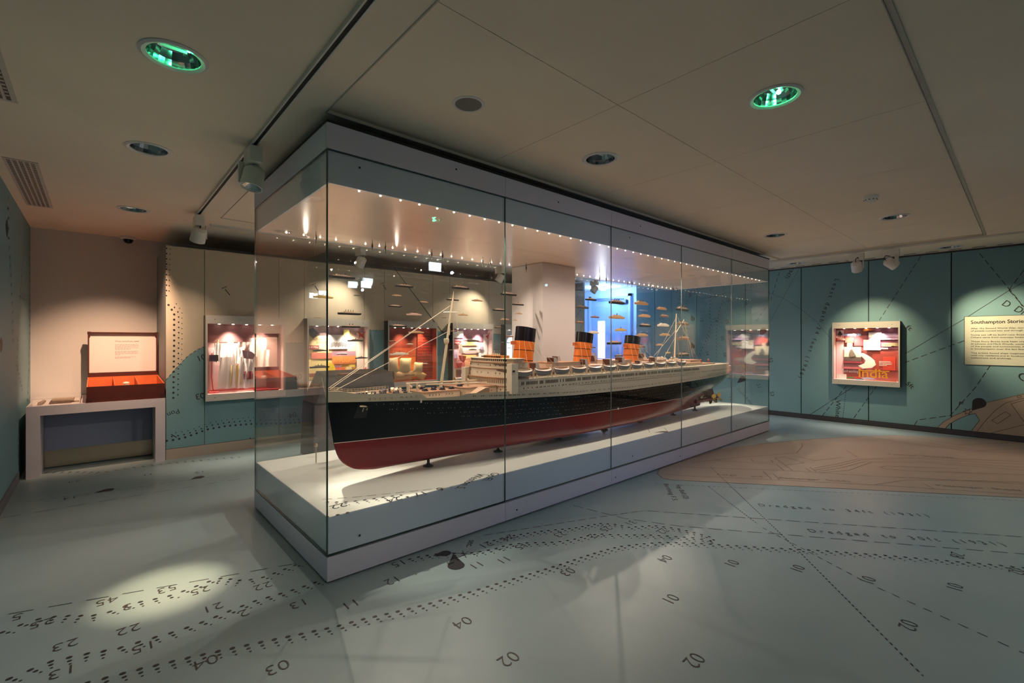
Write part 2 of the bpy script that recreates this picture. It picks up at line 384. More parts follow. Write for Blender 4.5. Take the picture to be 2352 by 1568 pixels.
# ------------------------------------------------------------------ chart print on the right wall
def RWp(u, v): return at(u, v, 0, XR - .001)
def rdash(pts, step, on, wid=.008, nm='dashed_line', m=None): dashes([RWp(*p) for p in pts], step, on, wid, NRW, .001).build(nm, m or INK, wall_right)
rdash([(2115, 588), (2020, 735)], .12, .08); rdash([(1965, 860), (1880, 965)], .12, .08); rdash([(2025, 870), (1950, 975)], .12, .08)
rdash([(2250, 582), (2340, 690), (2352, 710)], .12, .08); rdash([(2352, 620), (2317, 666)], .12, .08); rdash([(2318, 667), (2352, 705)], .12, .08)
rdash([(2420, 610), (2317, 667), (2215, 732)], 9, 9, .006, 'chart_line'); rdash([(2215, 732), (2079, 812)], 9, 9, .006, 'chart_line'); rdash([(1965, 885), (1855, 955)], 9, 9, .006, 'chart_line')
rdash([(2215, 782), (2079, 832)], .12, .08); rdash([(2275, 838), (2240, 890), (2188, 948), (2182, 954), (2108, 964), (2096, 982)], .12, .085)
rdash([(1710, 665), (1767, 672), (1800, 685), (1840, 710), (1875, 738), (1910, 780)], .04, .02, .007); rdash([(1838, 612), (1768, 740)], .04, .02, .007)
rdash([(1790, 625), (1770, 690), (1735, 740)], .12, .07); rdash([(1944, 890), (1935, 965)], .04, .02, .007)
rdash([(1500, 690), (1430, 800)], .04, .02, .007); rdash([(1690, 668), (1600, 690)], .04, .02, .007)
mb = MB()
for pth, sz in (([(1632, 658), (1632, 690), (1630, 720), (1633, 745), (1628, 765), (1618, 790), (1606, 815)], .012), ([(1662, 658), (1660, 690), (1652, 715), (1647, 745), (1645, 775), (1645, 810), (1647, 835)], .011),
                ([(1562, 665), (1560, 690), (1558, 740)], .011), ([(1588, 668), (1575, 700), (1572, 760)], .01), ([(1668, 850), (1690, 868), (1706, 858)], .01)):
    q = [RWp(*p) for p in pth]; dots(mb, q, .075, sz, NRW, 0); dots(mb, q, .075, sz * .6, NRW, .04, .03)
q = [RWp(*p) for p in ((1712, 652), (1730, 660), (1745, 655), (1752, 650))]; dots(mb, q, .06, .011, NRW, 0); dots(mb, q, .06, .008, NRW, .04)
mb.build('dotted_contour', INK, wall_right)['kind'] = 'stuff'
def rtext(s, u0, v0, u1, v1, h, m=INK, nm='lettering'):
    a, b = RWp(u0, v0), RWp(u1, v1); xd = (b - a); up = Vector(NRW).cross(xd.normalized()); text(s, a + Vector((-.001, 0, 0)), xd, up, h, m, wall_right, nm, width=xd.length)
rtext('L e a s t   d e p t h   3 4   f e e t   ( 1 9 4 6 )', 1918, 640, 1834, 866, .07)
rtext('(1947)', 1817, 610, 1803, 637, .075); rtext('White', 1920, 918, 1919, 958, .075); rtext('D  Dn', 2300, 700, 2352, 725, .09); rtext('Crac', 2334, 862, 2380, 905, .1)
rtext('F', 2202, 930, 2212, 932, .06); rtext('ft', 2079, 752, 2090, 760, .07); rtext('5ft', 2079, 882, 2094, 893, .07); rtext('Occ.W.R.6sec', 1692, 893, 1728, 932, .05)
for s, u, v in (('03', 1667, 690), ('05', 1665, 740), ('05', 1655, 778), ('04', 1660, 815), ('12', 1607, 735), ('17', 1637, 680), ('14', 1640, 735), ('14', 1620, 812), ('02', 1707, 697), ('53', 1768, 905), ('52', 1765, 828), ('51', 1738, 887), ('11', 1674, 915), ('10', 1672, 865), ('18', 1581, 678)):
    p = RWp(u, v); text(s, p + Vector((-.001, 0, .05)), Vector((0, -.25, -1)), Vector((0, -1, .25)), .07, INK, wall_right, 'printed_number')
def drop(mb, tip, end, wd, nrm):
    tip, end = Vector(tip), Vector(end); d = (end - tip); L = d.length; d /= L; s_ = Vector(nrm).normalized().cross(d); pts = [tip]
    for k in range(13):
        a = -math.pi * .62 + k * math.pi * 1.24 / 12; pts.append(tip + d * (L - wd) + d * wd * math.cos(a) + s_ * wd * math.sin(a))
    mb.poly([p + Vector(nrm) * .0015 for p in pts]); return mb
for (a, b, wd) in (((2232, 943), (2258, 916), .075), ((1745, 775), (1757, 753), .06), ((1693, 880), (1711, 865), .06)):
    drop(MB(), RWp(*a), RWp(*b), wd, NRW).build('buoy_mark', INK, wall_right)
for u, v in ((1593, 730), (1593, 793), (1726, 785)):
    p = RWp(u, v); drop(MB(), p + Vector((0, .05, .07)), p + Vector((0, 0, -.07)), .05, NRW).build('buoy_mark', INK, wall_right)
# tan land printed at the foot of the right wall
def land(px, nm='land_print', m=TAN, off=.0006):
    mb = MB(); mb.poly([RWp(*p) + Vector((-off, 0, 0)) for p in px]); mb.build(nm, m, wall_right)
land([(2148, 987), (2165, 970), (2190, 955), (2215, 943), (2240, 935), (2270, 923), (2310, 914), (2352, 904), (2352, 1010), (2226, 996), (2237, 982), (2250, 965), (2240, 949), (2225, 952), (2200, 962), (2180, 974), (2166, 990)])
p = RWp(2352, 904); q = RWp(2352, 1009)
MB().box(XR - .0006, XR, -2.2, p.y, .087, p.z + .0).build('land_print', TAN, wall_right)
for pts in ([(2148, 987), (2165, 970), (2190, 955), (2240, 935), (2270, 923), (2310, 914), (2352, 904)], [(2166, 990), (2180, 974), (2200, 962), (2225, 952), (2240, 949), (2250, 965), (2226, 996)],
            [(2240, 996), (2260, 970), (2285, 943), (2310, 925), (2352, 914)], [(2278, 965), (2309, 945), (2322, 953), (2291, 973), (2278, 965)], [(2322, 927), (2352, 968)], [(2322, 927), (2352, 919)], [(2262, 998), (2352, 975)], [(2290, 1002), (2295, 997), (2310, 1005)], [(2336, 910), (2344, 908), (2346, 912), (2338, 914), (2336, 910)]):
    rdash(pts, 9, 9, .007, 'chart_line', mat('land_ink', (.10, .07, .045), .6))
st = []; c = RWp(2222, 945)
for k in range(13): r = .05 if k % 2 == 0 else .022; st.append(c + Vector((-.001, r * math.cos(k * math.pi / 6), r * math.sin(k * math.pi / 6))))
dashes(st, 9, 9, .006, NRW, .001).build('star_mark', INK, wall_right)
# left wall, seen at a grazing angle
def LWp(u, v): return at(u, v, 0, XL + .001)
mb = MB(); NLW = (1, 0, 0)
for pth in ([(18, 455), (20, 560), (25, 640), (28, 720), (30, 800)], [(66, 540), (68, 700), (66, 850), (60, 1000)], [(40, 780), (38, 840), (52, 900)], [(55, 560), (45, 680), (58, 690)], [(40, 1010), (43, 1080)]):
    q = [LWp(*p) for p in pth]; dots(mb, q, .09, .016, NLW, 0); dots(mb, q, .09, .01, NLW, .05)
mb.build('dotted_contour', INK, wall_left)['kind'] = 'stuff'
for a, b in (((16, 545), (16, 505)), ((2, 810), (3, 775))): drop(MB(), LWp(*a), LWp(*b), .07, NLW).build('buoy_mark', INK, wall_left)

# ------------------------------------------------------------------ chart print on the floor
NF = (0, 0, 1); INKF = mat('floor_ink', (.045, .036, .036), .55)
def F(u, v): return at(u, v, 2, .0)
def fd(pts, step, on, wid=.006, m=None, nm='dashed_line', z=.0014): dashes([F(*p) for p in pts], step, on, wid, NF, z).build(nm, m or INKG, floor)
landpts = [F(*p) for p in ((1660, 1030), (1580, 1050), (1515, 1076), (1509, 1087), (1522, 1098), (1545, 1102), (2352, 1143))]
d = (landpts[-1] - landpts[-2]).normalized(); landpts.append(landpts[-1] + d * 2.5)
landpts += [Vector((XR - .04, landpts[-1].y, 0)), Vector((XR - .04, .35, 0))] + [F(*p) for p in ((2060, 999), (1950, 1003), (1840, 1010), (1740, 1020))]
mb = MB(); mb.poly([p + Vector((0, 0, .0008)) for p in landpts]); mb.build('land_print', TAN, floor)
LINK = mat('land_floor_ink', (.17, .12, .09), .6)
for pts in ([(1660, 1030), (1515, 1076), (1509, 1087), (1522, 1098), (1545, 1102), (2352, 1143)], [(1740, 1020), (1840, 1010), (1950, 1003), (2060, 999)], [(1530, 1088), (1560, 1092), (1750, 1100), (2000, 1113), (2352, 1136)], [(1575, 1073), (1800, 1080), (2000, 1093), (2150, 1100), (2352, 1112)],
            [(1590, 1062), (1700, 1050), (1830, 1040), (1843, 1025), (1842, 1018)], [(1640, 1057), (1780, 1066)], [(1725, 1054), (1730, 1060), (1776, 1062), (1770, 1056)], [(1780, 1052), (1820, 1080)], [(1780, 1052), (1802, 1049), (1847, 1063), (1806, 1068)], [(1752, 1082), (1772, 1100)], [(1776, 1088), (1790, 1101)], [(1783, 1066), (1800, 1080)],
            [(1870, 1075), (1920, 1066), (1970, 1054), (2100, 1050), (2352, 1060)], [(1870, 1080), (1925, 1070), (1980, 1056), (2100, 1053), (2352, 1066)], [(1880, 1083), (1935, 1074), (1985, 1060), (2100, 1058), (2352, 1073)], [(1885, 1086), (1950, 1080), (2000, 1062), (2120, 1062), (2352, 1080)],
            [(1830, 1047), (1870, 1058), (1940, 1050)], [(2352, 1090), (2100, 1082), (2030, 1076), (2022, 1072), (2035, 1070), (2200, 1076)], [(2010, 1113), (2060, 1105), (2090, 1102), (2250, 1104), (2352, 1108)], [(1944, 1034), (1970, 1050)], [(2100, 1005), (2200, 1022), (2352, 1015)], [(2120, 1015), (2250, 1035), (2352, 1030)], [(2000, 1004), (2100, 1020), (2230, 1036), (2352, 1040)], [(1850, 1075), (1862, 1083)], [(1860, 1073), (1875, 1083)], [(2122, 1111), (2146, 1122)]):
    fd(pts, 9, 9, .009, LINK, 'chart_line', .0016)
for pts, st_, on in ((((20, 1410), (690, 1292)), .16, .10), (((1111, 1229), (1378, 1187), (1475, 1173)), .1, .066), (((1487, 1173), (2352, 1233)), .135, .1), (((1316, 1160), (1432, 1190), (1560, 1208), (2352, 1272)), .14, .1),
                     (((0, 1190), (300, 1140), (560, 1098)), .2, .12), (((60, 1152), (250, 1128), (520, 1090)), .08, .04)): fd(pts, st_, on, .007)
for pts in (((1632, 1072), (1829, 1260), (2120, 1552)), ((1627, 1117), (1740, 1203))): fd(pts, .036, .018, .008, INK, 'dotted_line')
fd(((1752, 1212), (1840, 1258), (1980, 1332)), .07, .038, .006, INK); fd(((2015, 1349), (2352, 1500)), .075, .04, .006, INK); fd(((1505, 1111), (2352, 1150)), .05, .025, .007)
RA = [(5, 1452), (65, 1428), (103, 1418), (160, 1414), (208, 1414), (240, 1409), (308, 1385), (368, 1373), (398, 1366), (451, 1346), (500, 1328), (522, 1329), (560, 1334), (608, 1325), (652, 1308), (700, 1289)]
RB = [(-30, 1580), (73, 1537), (120, 1518), (195, 1502), (265, 1491), (340, 1468), (408, 1449), (472, 1426), (530, 1402), (583, 1381), (635, 1366), (686, 1351), (748, 1329)]
RC = [(200, 1568), (310, 1539), (421, 1513), (490, 1498), (588, 1477), (681, 1458), (770, 1439), (829, 1423), (932, 1400), (1005, 1381), (1072, 1362), (1134, 1343), (1192, 1326), (1247, 1309), (1298, 1293), (1345, 1277), (1391, 1263), (1424, 1255), (1476, 1249), (1512, 1246), (1567, 1246), (1607, 1248), (1687, 1253), (1748, 1257), (1895, 1265), (2029, 1275), (2167, 1287), (2295, 1298), (2400, 1309)]
RD = [(1119, 1245), (1184, 1229), (1250, 1219), (1317, 1213), (1378, 1202), (1414, 1204), (1444, 1211), (1502, 1207), (1555, 1214), (1592, 1222), (1631, 1233), (1648, 1247)]
RE = [(941, 1284), (966, 1278), (1003, 1272), (1080, 1270), (1131, 1262), (1167, 1251), (1203, 1247), (1277, 1245), (1313, 1240), (1342, 1232), (1373, 1226), (1410, 1228), (1502, 1229), (1594, 1235), (1640, 1244)]
RG = [(90, 1085), (180, 1083), (240, 1084), (300, 1074), (400, 1062), (560, 1048)]
for path, sp in ((RA, .066), (RB, .064), (RC, .059), (RD, .056), (RE, .06), (RG, .08)):
    mb = MB(); q = [F(*p) for p in path]
    dots(mb, q, sp, .0125, NF, 0, 0, 9, squash=.8); dots(mb, q, sp, .0095, NF, -.030, .012, 8, squash=.8); dots(mb, q, sp, .0062, NF, -.056, .024, 7, squash=.8)
    mb.build('dotted_contour', INK, floor)['kind'] = 'stuff'
NUMS = [('53', 375, 1357), ('25', 452, 1360), ('22', 597, 1350), ('45', 235, 1385), ('3', 284, 1398), ('25', 85, 1436), ('5', 30, 1421), ('21', 480, 1400), ('22', 285, 1451), ('23', 137, 1487), ('2', 554, 1412), ('15', 320, 1492), ('13', 680, 1391), ('13', 130, 1550), ('04', 462, 1527), ('03', 628, 1540), ('11', 800, 1392), ('12', 898, 1337),
        ('04', 1058, 1435), ('02', 1165, 1520), ('02', 1595, 1523), ('01', 1540, 1380), ('04', 1527, 1286), ('03', 1302, 1317), ('01', 1681, 1297), ('01', 1833, 1309), ('01', 1996, 1336), ('01', 2197, 1352), ('02', 2090, 1441), ('11', 1092, 1301), ('11', 1155, 1289), ('15', 1196, 1257), ('24', 1166, 1237), ('21', 1113, 1254), ('23', 1285, 1230), ('25', 1391, 1217), ('2', 1361, 1233), ('31', 1448, 1203), ('22', 1522, 1222), ('15', 912, 1297), ('28', 2203, 1278), ('02', 2340, 1315),
        ('24', 165, 1107), ('11', 335, 1091), ('12', 455, 1085), ('14', 155, 1145)]
for s, u, v in NUMS:
    p = F(u, v); text(s, p + Vector((.07 if len(s) == 2 else .04, .045, .0016)), (-1, 0, 0), (0, -1, 0), .075, INKF, floor, 'printed_number', thick=-.014)
def ftext(s, u0, v0, u1, v1, h, m=INKG):
    a, b = F(u0, v0), F(u1, v1); xd = b - a; text(s, a + Vector((0, 0, .0018)), xd, Vector(NF).cross(xd), h, m, floor, 'lettering', width=xd.length)
ftext('D r e d g e d    t o    3 4 f t    ( 1 9 3 1 )', 1745, 1162, 2136, 1187, .065); ftext('D r e d g e d    t o    3 0 f t    ( 1 9 3 1 )', 1861, 1222, 2312, 1254, .065)
ftext('Cargo      and', 1648, 1091, 1752, 1096, .06, LINK); ftext('Passenger  Sheds', 1793, 1099, 1955, 1107, .06, LINK); ftext('Passenger  Sheds', 2155, 1116, 2350, 1128, .06, LINK); ftext('Timber  Storage', 2040, 1044, 2195, 1052, .07, LINK)
ftext('Fog Bell (2)', 1552, 1113, 1572, 1145, .05); ftext('Berthing F.S.', 1524, 1111, 1546, 1150, .05)
text('sec.', F(1078, 1240) + Vector((0, 0, .0016)), (-.75, -.66, 0), (.66, -.75, 0), .055, INK, floor)
drop(MB(), F(1041, 1272), F(1050, 1308), .055, NF).build('buoy_mark', INK, floor); drop(MB(), F(994, 1276), F(1036, 1268), .04, NF).build('buoy_mark', INK, floor)
for a, b in (((1055, 1280), (1076, 1266)), ((1062, 1264), (1070, 1280)), ((1036, 1269), (1082, 1273))): fd((a, b), 9, 9, .004, INK, 'chart_mark')
for a, b in (((215, 1132), (262, 1122)), ((438, 1101), (468, 1093))): drop(MB(), F(*a), F(*b), .05, NF).build('buoy_mark', INK, floor)
# ------------------------------------------------------------------ the big display case
CX0, CX1, CY0, CY1 = 1.018, 8.059, 2.787, 4.503
Z1, Z2, Z3, Z4, Z5 = .160, .389, 2.398, 2.595, 2.754
case = thing('display_case', ((CX0 + CX1) / 2, (CY0 + CY1) / 2, 0), 'long glass display case with white plinth and canopy around the liner model', 'display case')
MB().box(CX0 + .03, CX1 - .03, CY0 + .03, CY1 - .03, 0, .02).build('foot_recess', BLACK, case)
PW5 = (CX1 - CX0) / 5
xs5 = [CX0 + PW5 * k for k in range(6)]
BASEW = mat('plinth_white', (.69, .67, .79), .4, noise=.015, scale=3)
BACKPAINT = mat('back_painted_white', (.64, .71, .84), .3)
g = .0015
def skin(z0, z1, t, nm, m):
    """cladding panels all round, split at the glass joints"""
    for a, b in zip(xs5, xs5[1:]):
        MB().box(a + g, b - g, CY0, CY0 + t, z0, z1).build(nm, m, case); MB().box(a + g, b - g, CY1 - t, CY1, z0, z1).build(nm, m, case)
    MB().box(CX0, CX0 + t, CY0 + t + g, CY1 - t - g, z0, z1).build(nm, m, case); MB().box(CX1 - t, CX1, CY0 + t + g, CY1 - t - g, z0, z1).build(nm, m, case)
skin(.012, Z1 - .004, .02, 'base_panel', BASEW)
MB().box(CX0 + .02, CX1 - .02, CY0 + .02, CY1 - .02, .02, Z1 + .01).build('base_core', BLACK, case)
# upper plinth: back-painted glass, printed deck on top
MB().box(CX0 + .012, CX1 - .012, CY0 + .012, CY1 - .012, Z1 + .01, Z2).build('plinth_body', BACKPAINT, case)
deck = MB().box(CX0 + .014, CX1 - .014, CY0 + .014, CY1 - .014, Z2, Z2 + .003).build('plinth_deck', mat('deck_print', (.72, .76, .70), .35, noise=.03, scale=2), case)
ZD_ = Z2 + .003
# canopy
skin(Z4 + .004, Z5, .02, 'canopy_panel', BASEW)
MB().box(CX0 + .02, CX1 - .02, CY0 + .02, CY1 - .02, Z4 - .004, Z5 - .002).build('canopy_core', BLACK, case)
MB().box(CX0 - .003, CX1 + .003, CY0 - .003, CY1 + .003, Z5, Z5 + .016).build('canopy_cap', BLACK, case)
t = .014
for nm, bx in (('canopy_fascia', (CX0 + .012, CX1 - .012, CY0 + .012, CY0 + .012 + t)), ('canopy_fascia', (CX0 + .012, CX1 - .012, CY1 - .012 - t, CY1 - .012)),
               ('canopy_fascia', (CX0 + .012, CX0 + .012 + t, CY0 + .03, CY1 - .03)), ('canopy_fascia', (CX1 - .012 - t, CX1 - .012, CY0 + .03, CY1 - .03))):
    MB().box(*bx, Z3, Z4 - .004).build(nm, BACKPAINT, case)
SOFF = mat('canopy_soffit', (.93, .76, .65), .27, metal=.25, noise=.02, scale=2)
MB().box(CX0 + .026, CX1 - .026, CY0 + .026, CY1 - .026, Z3 + .004, Z3 + .03).build('canopy_soffit', SOFF, case)
# glass
def pane(x0, x1, y0, y1, nm='glass_pane', edge=None):
    mb = MB(); mb.box(x0, x1, y0, y1, Z1 + .004, Z4 - .003)
    thin = 0 if (x1 - x0) < (y1 - y0) else 1
    for i in range(6):
        vs = [mb.v[j] for j in mb.f[i]]; sp = [max(v[k] for v in vs) - min(v[k] for v in vs) for k in range(3)]
        mb.m[i] = 0 if sp[thin] < 1e-6 else 1
    return mb.build(nm, [GLASS, edge or GREENEDGE], case)
for a, b in zip(xs5, xs5[1:]):
    pane(a + g, b - g, CY0, CY0 + .011, edge=None if a in (xs5[0], xs5[4]) else mat('joint_edge', (.22, .26, .26), .3)); pane(a + g, b - g, CY1 - .011, CY1, edge=GLASS)
pane(CX0, CX0 + .011, CY0 + .0125, CY1 - .0125); pane(CX1 - .011, CX1, CY0 + .0125, CY1 - .0125)
# lock screws on the cladding
screw = MB().lathe((0, 0, 0), [(.0001, -.002), (.006, -.002), (.007, 0)], 10, (0, 1, 0)); sc_mesh = None
for x, z in ((1.22, .235), (3.9, .07), (4.2, .235), (2.55, .07), (5.2, .07), (6.8, .235), (1.22, 2.53), (1.95, 2.70), (3.05, 2.68), (4.35, 2.68), (4.15, 2.53), (7.2, 2.53)):
    o = MB().lathe((x, CY0 - .001, z), [(.0001, -.0015), (.006, -.0015), (.007, .001)], 10, (0, 1, 0)).build('screw', BLACK, case)
# LED lamps: two rows of small emitters in the canopy edge
LEDM = mat('led_emitter', (1, .9, .75), .4, emit=(1, .86, .68), es=18)
LEDF = mat('led_emitter_front', (1, .9, .75), .4, emit=(1, .86, .68), es=5)
led0 = None
rows = []
for yy, n in ((CY0 + .05, 46), (CY1 - .15, 46)):
    for k in range(n):
        x = CX0 + .22 + (CX1 - CX0 - .5) * k / (n - 1)
        if yy > 4 and 3.98 < x < 4.66: continue
        rows.append((x, yy))
for x, yy in rows:
    if led0 is None or (yy > 4 and lx.y < 4):
        led0 = MB().lathe((x, yy, Z3), [(.0001, -.003), (.0045, -.003), (.0062, 0), (.007, .004)], 8).build('led_lamp', LEDM if yy > 4 else LEDF, case); lx = Vector((x, yy, 0))
    else:
        o = led0.copy(); COL.objects.link(o); o.parent = case; o.location = Vector((x, yy, 0)) - lx
for k in range(8):
    x = 1.40 + .90 * k
    spot_lamp('case_led_beam', (x, CY0 + .075, Z3 - .012), (x, CY0 + .85, .3), P_CASE * .7, 130, .5, (1, .83, .68), .012, case)
    if not 3.9 < x < 4.75: spot_lamp('case_led_beam', (x, CY1 - .15, Z3 - .012), (x, CY1 - 1.25, .3), P_CASE * 1.25, 140, .5, (1, .83, .68), .012, case)
spot_lamp('case_spot', (1.25, 4.1, Z3 - .02), (1.62, 3.12, .4), 150, 30, .7, (1, .88, .70), .015, case)
spot_lamp('case_spot', (7.8, 3.95, Z3 - .02), (7.5, 3.25, .4), 130, 30, .7, (1, .88, .70), .015, case)
# chart print on the plinth deck
def Dk(u, v): return at(u, v, 2, ZD_)
mb = MB()
q = [Dk(*p) for p in ((752, 1153), (800, 1153), (840, 1148), (880, 1142), (920, 1137), (936, 1141))]
dots(mb, q, .06, .0125, NF, 0, 0, 9, squash=.8); dots(mb, q, .06, .009, NF, -.03, .01, 8, squash=.8); dots(mb, q[:4], .06, .006, NF, -.055, .02, 8, squash=.8)
dots(mb, [Dk(752, 1187), Dk(803, 1176)], .06, .0125, NF, 0, 0, 9, squash=.8)
mb.build('dotted_contour', INK, deck)['kind'] = 'stuff'
dashes([Dk(740, 1147), Dk(820, 1141), Dk(1040, 1118)], .095, .062, .006, NF, .001).build('dashed_line', INKG, deck)
for s, u, v in (('22', 775, 1163), ('24', 903, 1148), ('17', 965, 1135), ('6', 1003, 1126)):
    text(s, Dk(u, v) + Vector((.06, .04, .0012)), (-1, 0, 0), (0, -1, 0), .075, INK, deck, 'printed_number')
text('Gp.Fl.', Dk(1132, 1085) + Vector((0, 0, .0012)), (-.88, -.47, 0), (.47, -.88, 0), .07, INK, deck)
text('Weston S.', Dk(1098, 1087) + Vector((0, 0, .0012)), (-.88, -.47, 0), (.47, -.88, 0), .07, INK, deck)
mb = MB(); drop(mb, Dk(1502, 993), Dk(1533, 991), .035, NF).build('buoy_mark', INK, deck)
for a, b in (((1488, 985), (1493, 993)), ((1525, 982), (1535, 992)), ((1512, 984), (1525, 982))): dashes([Dk(*a), Dk(*b)], 9, 9, .006, NF, .001).build('chart_line', INKG, deck)

# ------------------------------------------------------------------ column standing inside the case
column = struct('column', MB().box(4.018, 4.62, 3.93, CY1 - .016, ZD_, Z3), mat('column_paint', (.62, .56, .54), .55, noise=.02, scale=2), 'plain cream square column inside the ship case')

# ------------------------------------------------------------------ clear sheets hung in the case, carrying the miniature ships
YS = 4.12
SH = [(1.40, 1.94), (2.05, 2.59), (2.70, 3.26), (3.35, 3.94), (4.72, 5.40), (5.53, 6.10), (6.19, 6.80), (6.90, 7.46), (7.56, 7.98)]
ORDN = ['first', 'second', 'third', 'fourth', 'fifth', 'sixth', 'seventh', 'eighth', 'ninth', 'tenth', 'eleventh', 'twelfth']
HOOK = mat('hook_metal', (.10, .08, .06), .35, metal=.7); POSTM = mat('post_metal', (.5, .42, .3), .3, metal=.8)
for i, (a, b) in enumerate(SH):
    t = thing('acrylic_sheet', ((a + b) / 2, YS, ZD_), 'clear acrylic sheet holding miniature ships, %s from the left in the case' % ORDN[i], 'acrylic sheet', 'clear sheets hung in the ship case')
    MB().box(a, b, YS, YS + .006, .56, 2.30).build('sheet', ACRYL, t)
    for x in (a + .012, b - .012):
        mb = MB(); mb.lathe((x, YS + .003, 2.34), [(.002, .06), (.003, .03), (.008, .012), (.0085, -.008), (.003, -.018), (.0025, -.05)], 10); mb.build('hook', HOOK, t, smooth=True)
        mb = MB(); mb.cyl((x, YS + .003, ZD_), (x, YS + .003, .53), .005, n=8); mb.sphere((x, YS + .003, .545), .016, 10); mb.build('post', POSTM, t, smooth=True)
# miniature ships: hull kinds and fittings
HULLC = {'black': (.012, .011, .013), 'grey': (.07, .065, .06), 'tan': (.52, .32, .17), 'brown': (.20, .09, .06), 'white': (.70, .62, .50), 'yellow': (.62, .43, .13), 'pink': (.55, .36, .28)}
TOPC = {'black': (.60, .42, .30), 'grey': (.24, .19, .15), 'tan': (.58, .38, .22), 'brown': (.50, .32, .22), 'white': (.80, .72, .60), 'yellow': (.66, .46, .18), 'pink': (.6, .42, .34)}
MINI = {}
def mini_meshes(kind, nf):
    """unit-length ship: bow at x=0, stern at x=1"""
    if (kind, nf) in MINI: return MINI[(kind, nf)]
    hm = mat('mini_hull_' + kind, HULLC[kind], .45); tm = mat('mini_top_' + kind, TOPC[kind], .5); fm = mat('mini_funnel', (.05, .03, .025), .5)
    def me(mb, m, nm):
        o = mb.build(nm, m, smooth=False); d_ = o.data; bpy.data.objects.remove(o); return d_
    st = [(0, .0, .01), (.04, .018, .0), (.12, .042, 0), (.25, .054, 0), (.75, .054, 0), (.9, .042, 0), (.97, .022, .012), (1.0, .004, .03)]
    rowz = []
    for x, hb, zl in st:
        sh = .012 * (2 * x - 1) ** 2
        rowz.append([(x, -hb, .075 + sh), (x, -hb * .85, .02 + zl), (x, -hb * .3, zl), (x, hb * .3, zl), (x, hb * .85, .02 + zl), (x, hb, .075 + sh)])
    hb_ = MB(); hb_.grid(rowz, True)
    hull = me(hb_, hm, 'hull')
    top = MB()
    for x0, x1, hw, z0, z1 in ((.16, .86, .044, .07, .100), (.24, .78, .038, .10, .122), (.30, .70, .030, .122, .142), (.27, .33, .034, .142, .156)):
        n = 6; front = [(x0 + hw * .9 * (1 - math.cos(a)), hw * math.sin(a)) for a in [math.pi / 2 - math.pi * k / n for k in range(n + 1)]]
        loop = [(x, y) for x, y in front] + [(x1, -hw), (x1, hw)]
        top.hexa([(x, y, z0) for x, y in loop], [(x, y, z1) for x, y in loop])
    topm = me(top, tm, 'superstructure')
    fu = None
    if nf:
        fb = MB(); span = {1: [.5], 2: [.42, .58], 3: [.38, .5, .62], 4: [.34, .44, .54, .64]}[nf]
        for x in span: fb.cyl((x, 0, .14), (x + .012, 0, .205 if nf < 4 else .215), .019 if nf < 4 else .011, n=8)
        fu = me(fb, fm, 'funnels')
    ms = MB(); ms.cyl((.17, 0, .09), (.18, 0, .24), .003, .002, 5); ms.cyl((.83, 0, .09), (.84, 0, .23), .003, .002, 5)
    mast = me(ms, tm, 'masts')
    MINI[(kind, nf)] = (hull, topm, fu, mast); return MINI[(kind, nf)]
SHIPS = [(757, 818, 636, 'black', 2), (721, 768, 682, 'yellow', 1), (815, 830, 678, 'grey', 1), (777, 832, 720, 'black', 4), (724, 741, 729, 'tan', 1), (787, 830, 750, 'black', 2), (800, 837, 782, 'grey', 1), (721, 754, 805, 'grey', 1), (818, 847, 822, 'grey', 1), (713, 759, 843, 'grey', 2), (778, 808, 860, 'brown', 0),
         (910, 952, 657, 'black', 2), (904, 925, 678, 'tan', 1), (894, 926, 703, 'black', 0), (968, 986, 693, 'tan', 1), (936, 971, 722, 'pink', 1), (896, 937, 749, 'black', 2), (941, 976, 763, 'tan', 1), (892, 912, 784, 'black', 1), (936, 953, 790, 'white', 1), (898, 941, 813, 'white', 1), (974, 986, 835, 'white', 0), (932, 955, 861, 'brown', 0), (917, 933, 888, 'tan', 0), (957, 979, 888, 'tan', 1),
         (1039, 1080, 661, 'black', 2), (1028, 1057, 688, 'black', 1), (1086, 1111, 690, 'tan', 1), (1055, 1078, 723, 'tan', 1), (1019, 1029, 729, 'black', 0), (1036, 1053, 761, 'black', 0), (1076, 1103, 783, 'grey', 2), (1080, 1098, 803, 'grey', 0), (1032, 1046, 804, 'grey', 0), (1026, 1054, 877, 'tan', 0),
         (1152, 1189, 676, 'black', 3), (1179, 1206, 699, 'black', 1), (1134, 1164, 712, 'black', 0), (1153, 1172, 733, 'tan', 0), (1182, 1192, 735, 'tan', 1), (1186, 1203, 720, 'tan', 1), (1139, 1157, 752, 'black', 0), (1161, 1182, 773, 'brown', 0), (1151, 1162, 786, 'grey', 0), (1168, 1177, 799, 'grey', 0), (1137, 1149, 802, 'grey', 0),
         (1346, 1372, 688, 'black', 1), (1324, 1354, 706, 'grey', 1), (1323, 1345, 740, 'brown', 2), (1359, 1379, 728, 'brown', 1), (1351, 1379, 764, 'white', 0), (1357, 1371, 798, 'grey', 0), (1357, 1371, 813, 'tan', 0),
         (1399, 1436, 695, 'black', 3), (1399, 1436, 729, 'tan', 1), (1414, 1441, 758, 'yellow', 1), (1395, 1429, 788, 'black', 0), (1414, 1433, 817, 'black', 1),
         (1458, 1490, 697, 'tan', 2), (1468, 1496, 726, 'tan', 0), (1470, 1497, 748, 'black', 2), (1462, 1490, 770, 'tan', 1), (1464, 1484, 796, 'brown', 2),
         (1510, 1533, 709, 'tan', 1), (1518, 1538, 726, 'brown', 1), (1511, 1538, 747, 'white', 1), (1517, 1540, 769, 'tan', 1), (1509, 1526, 792, 'tan', 0), (1531, 1543, 810, 'yellow', 0),
         (1553, 1583, 711, 'black', 3), (1555, 1584, 744, 'brown', 2), (1556, 1586, 778, 'brown', 1), (1556, 1584, 815, 'black', 3)]
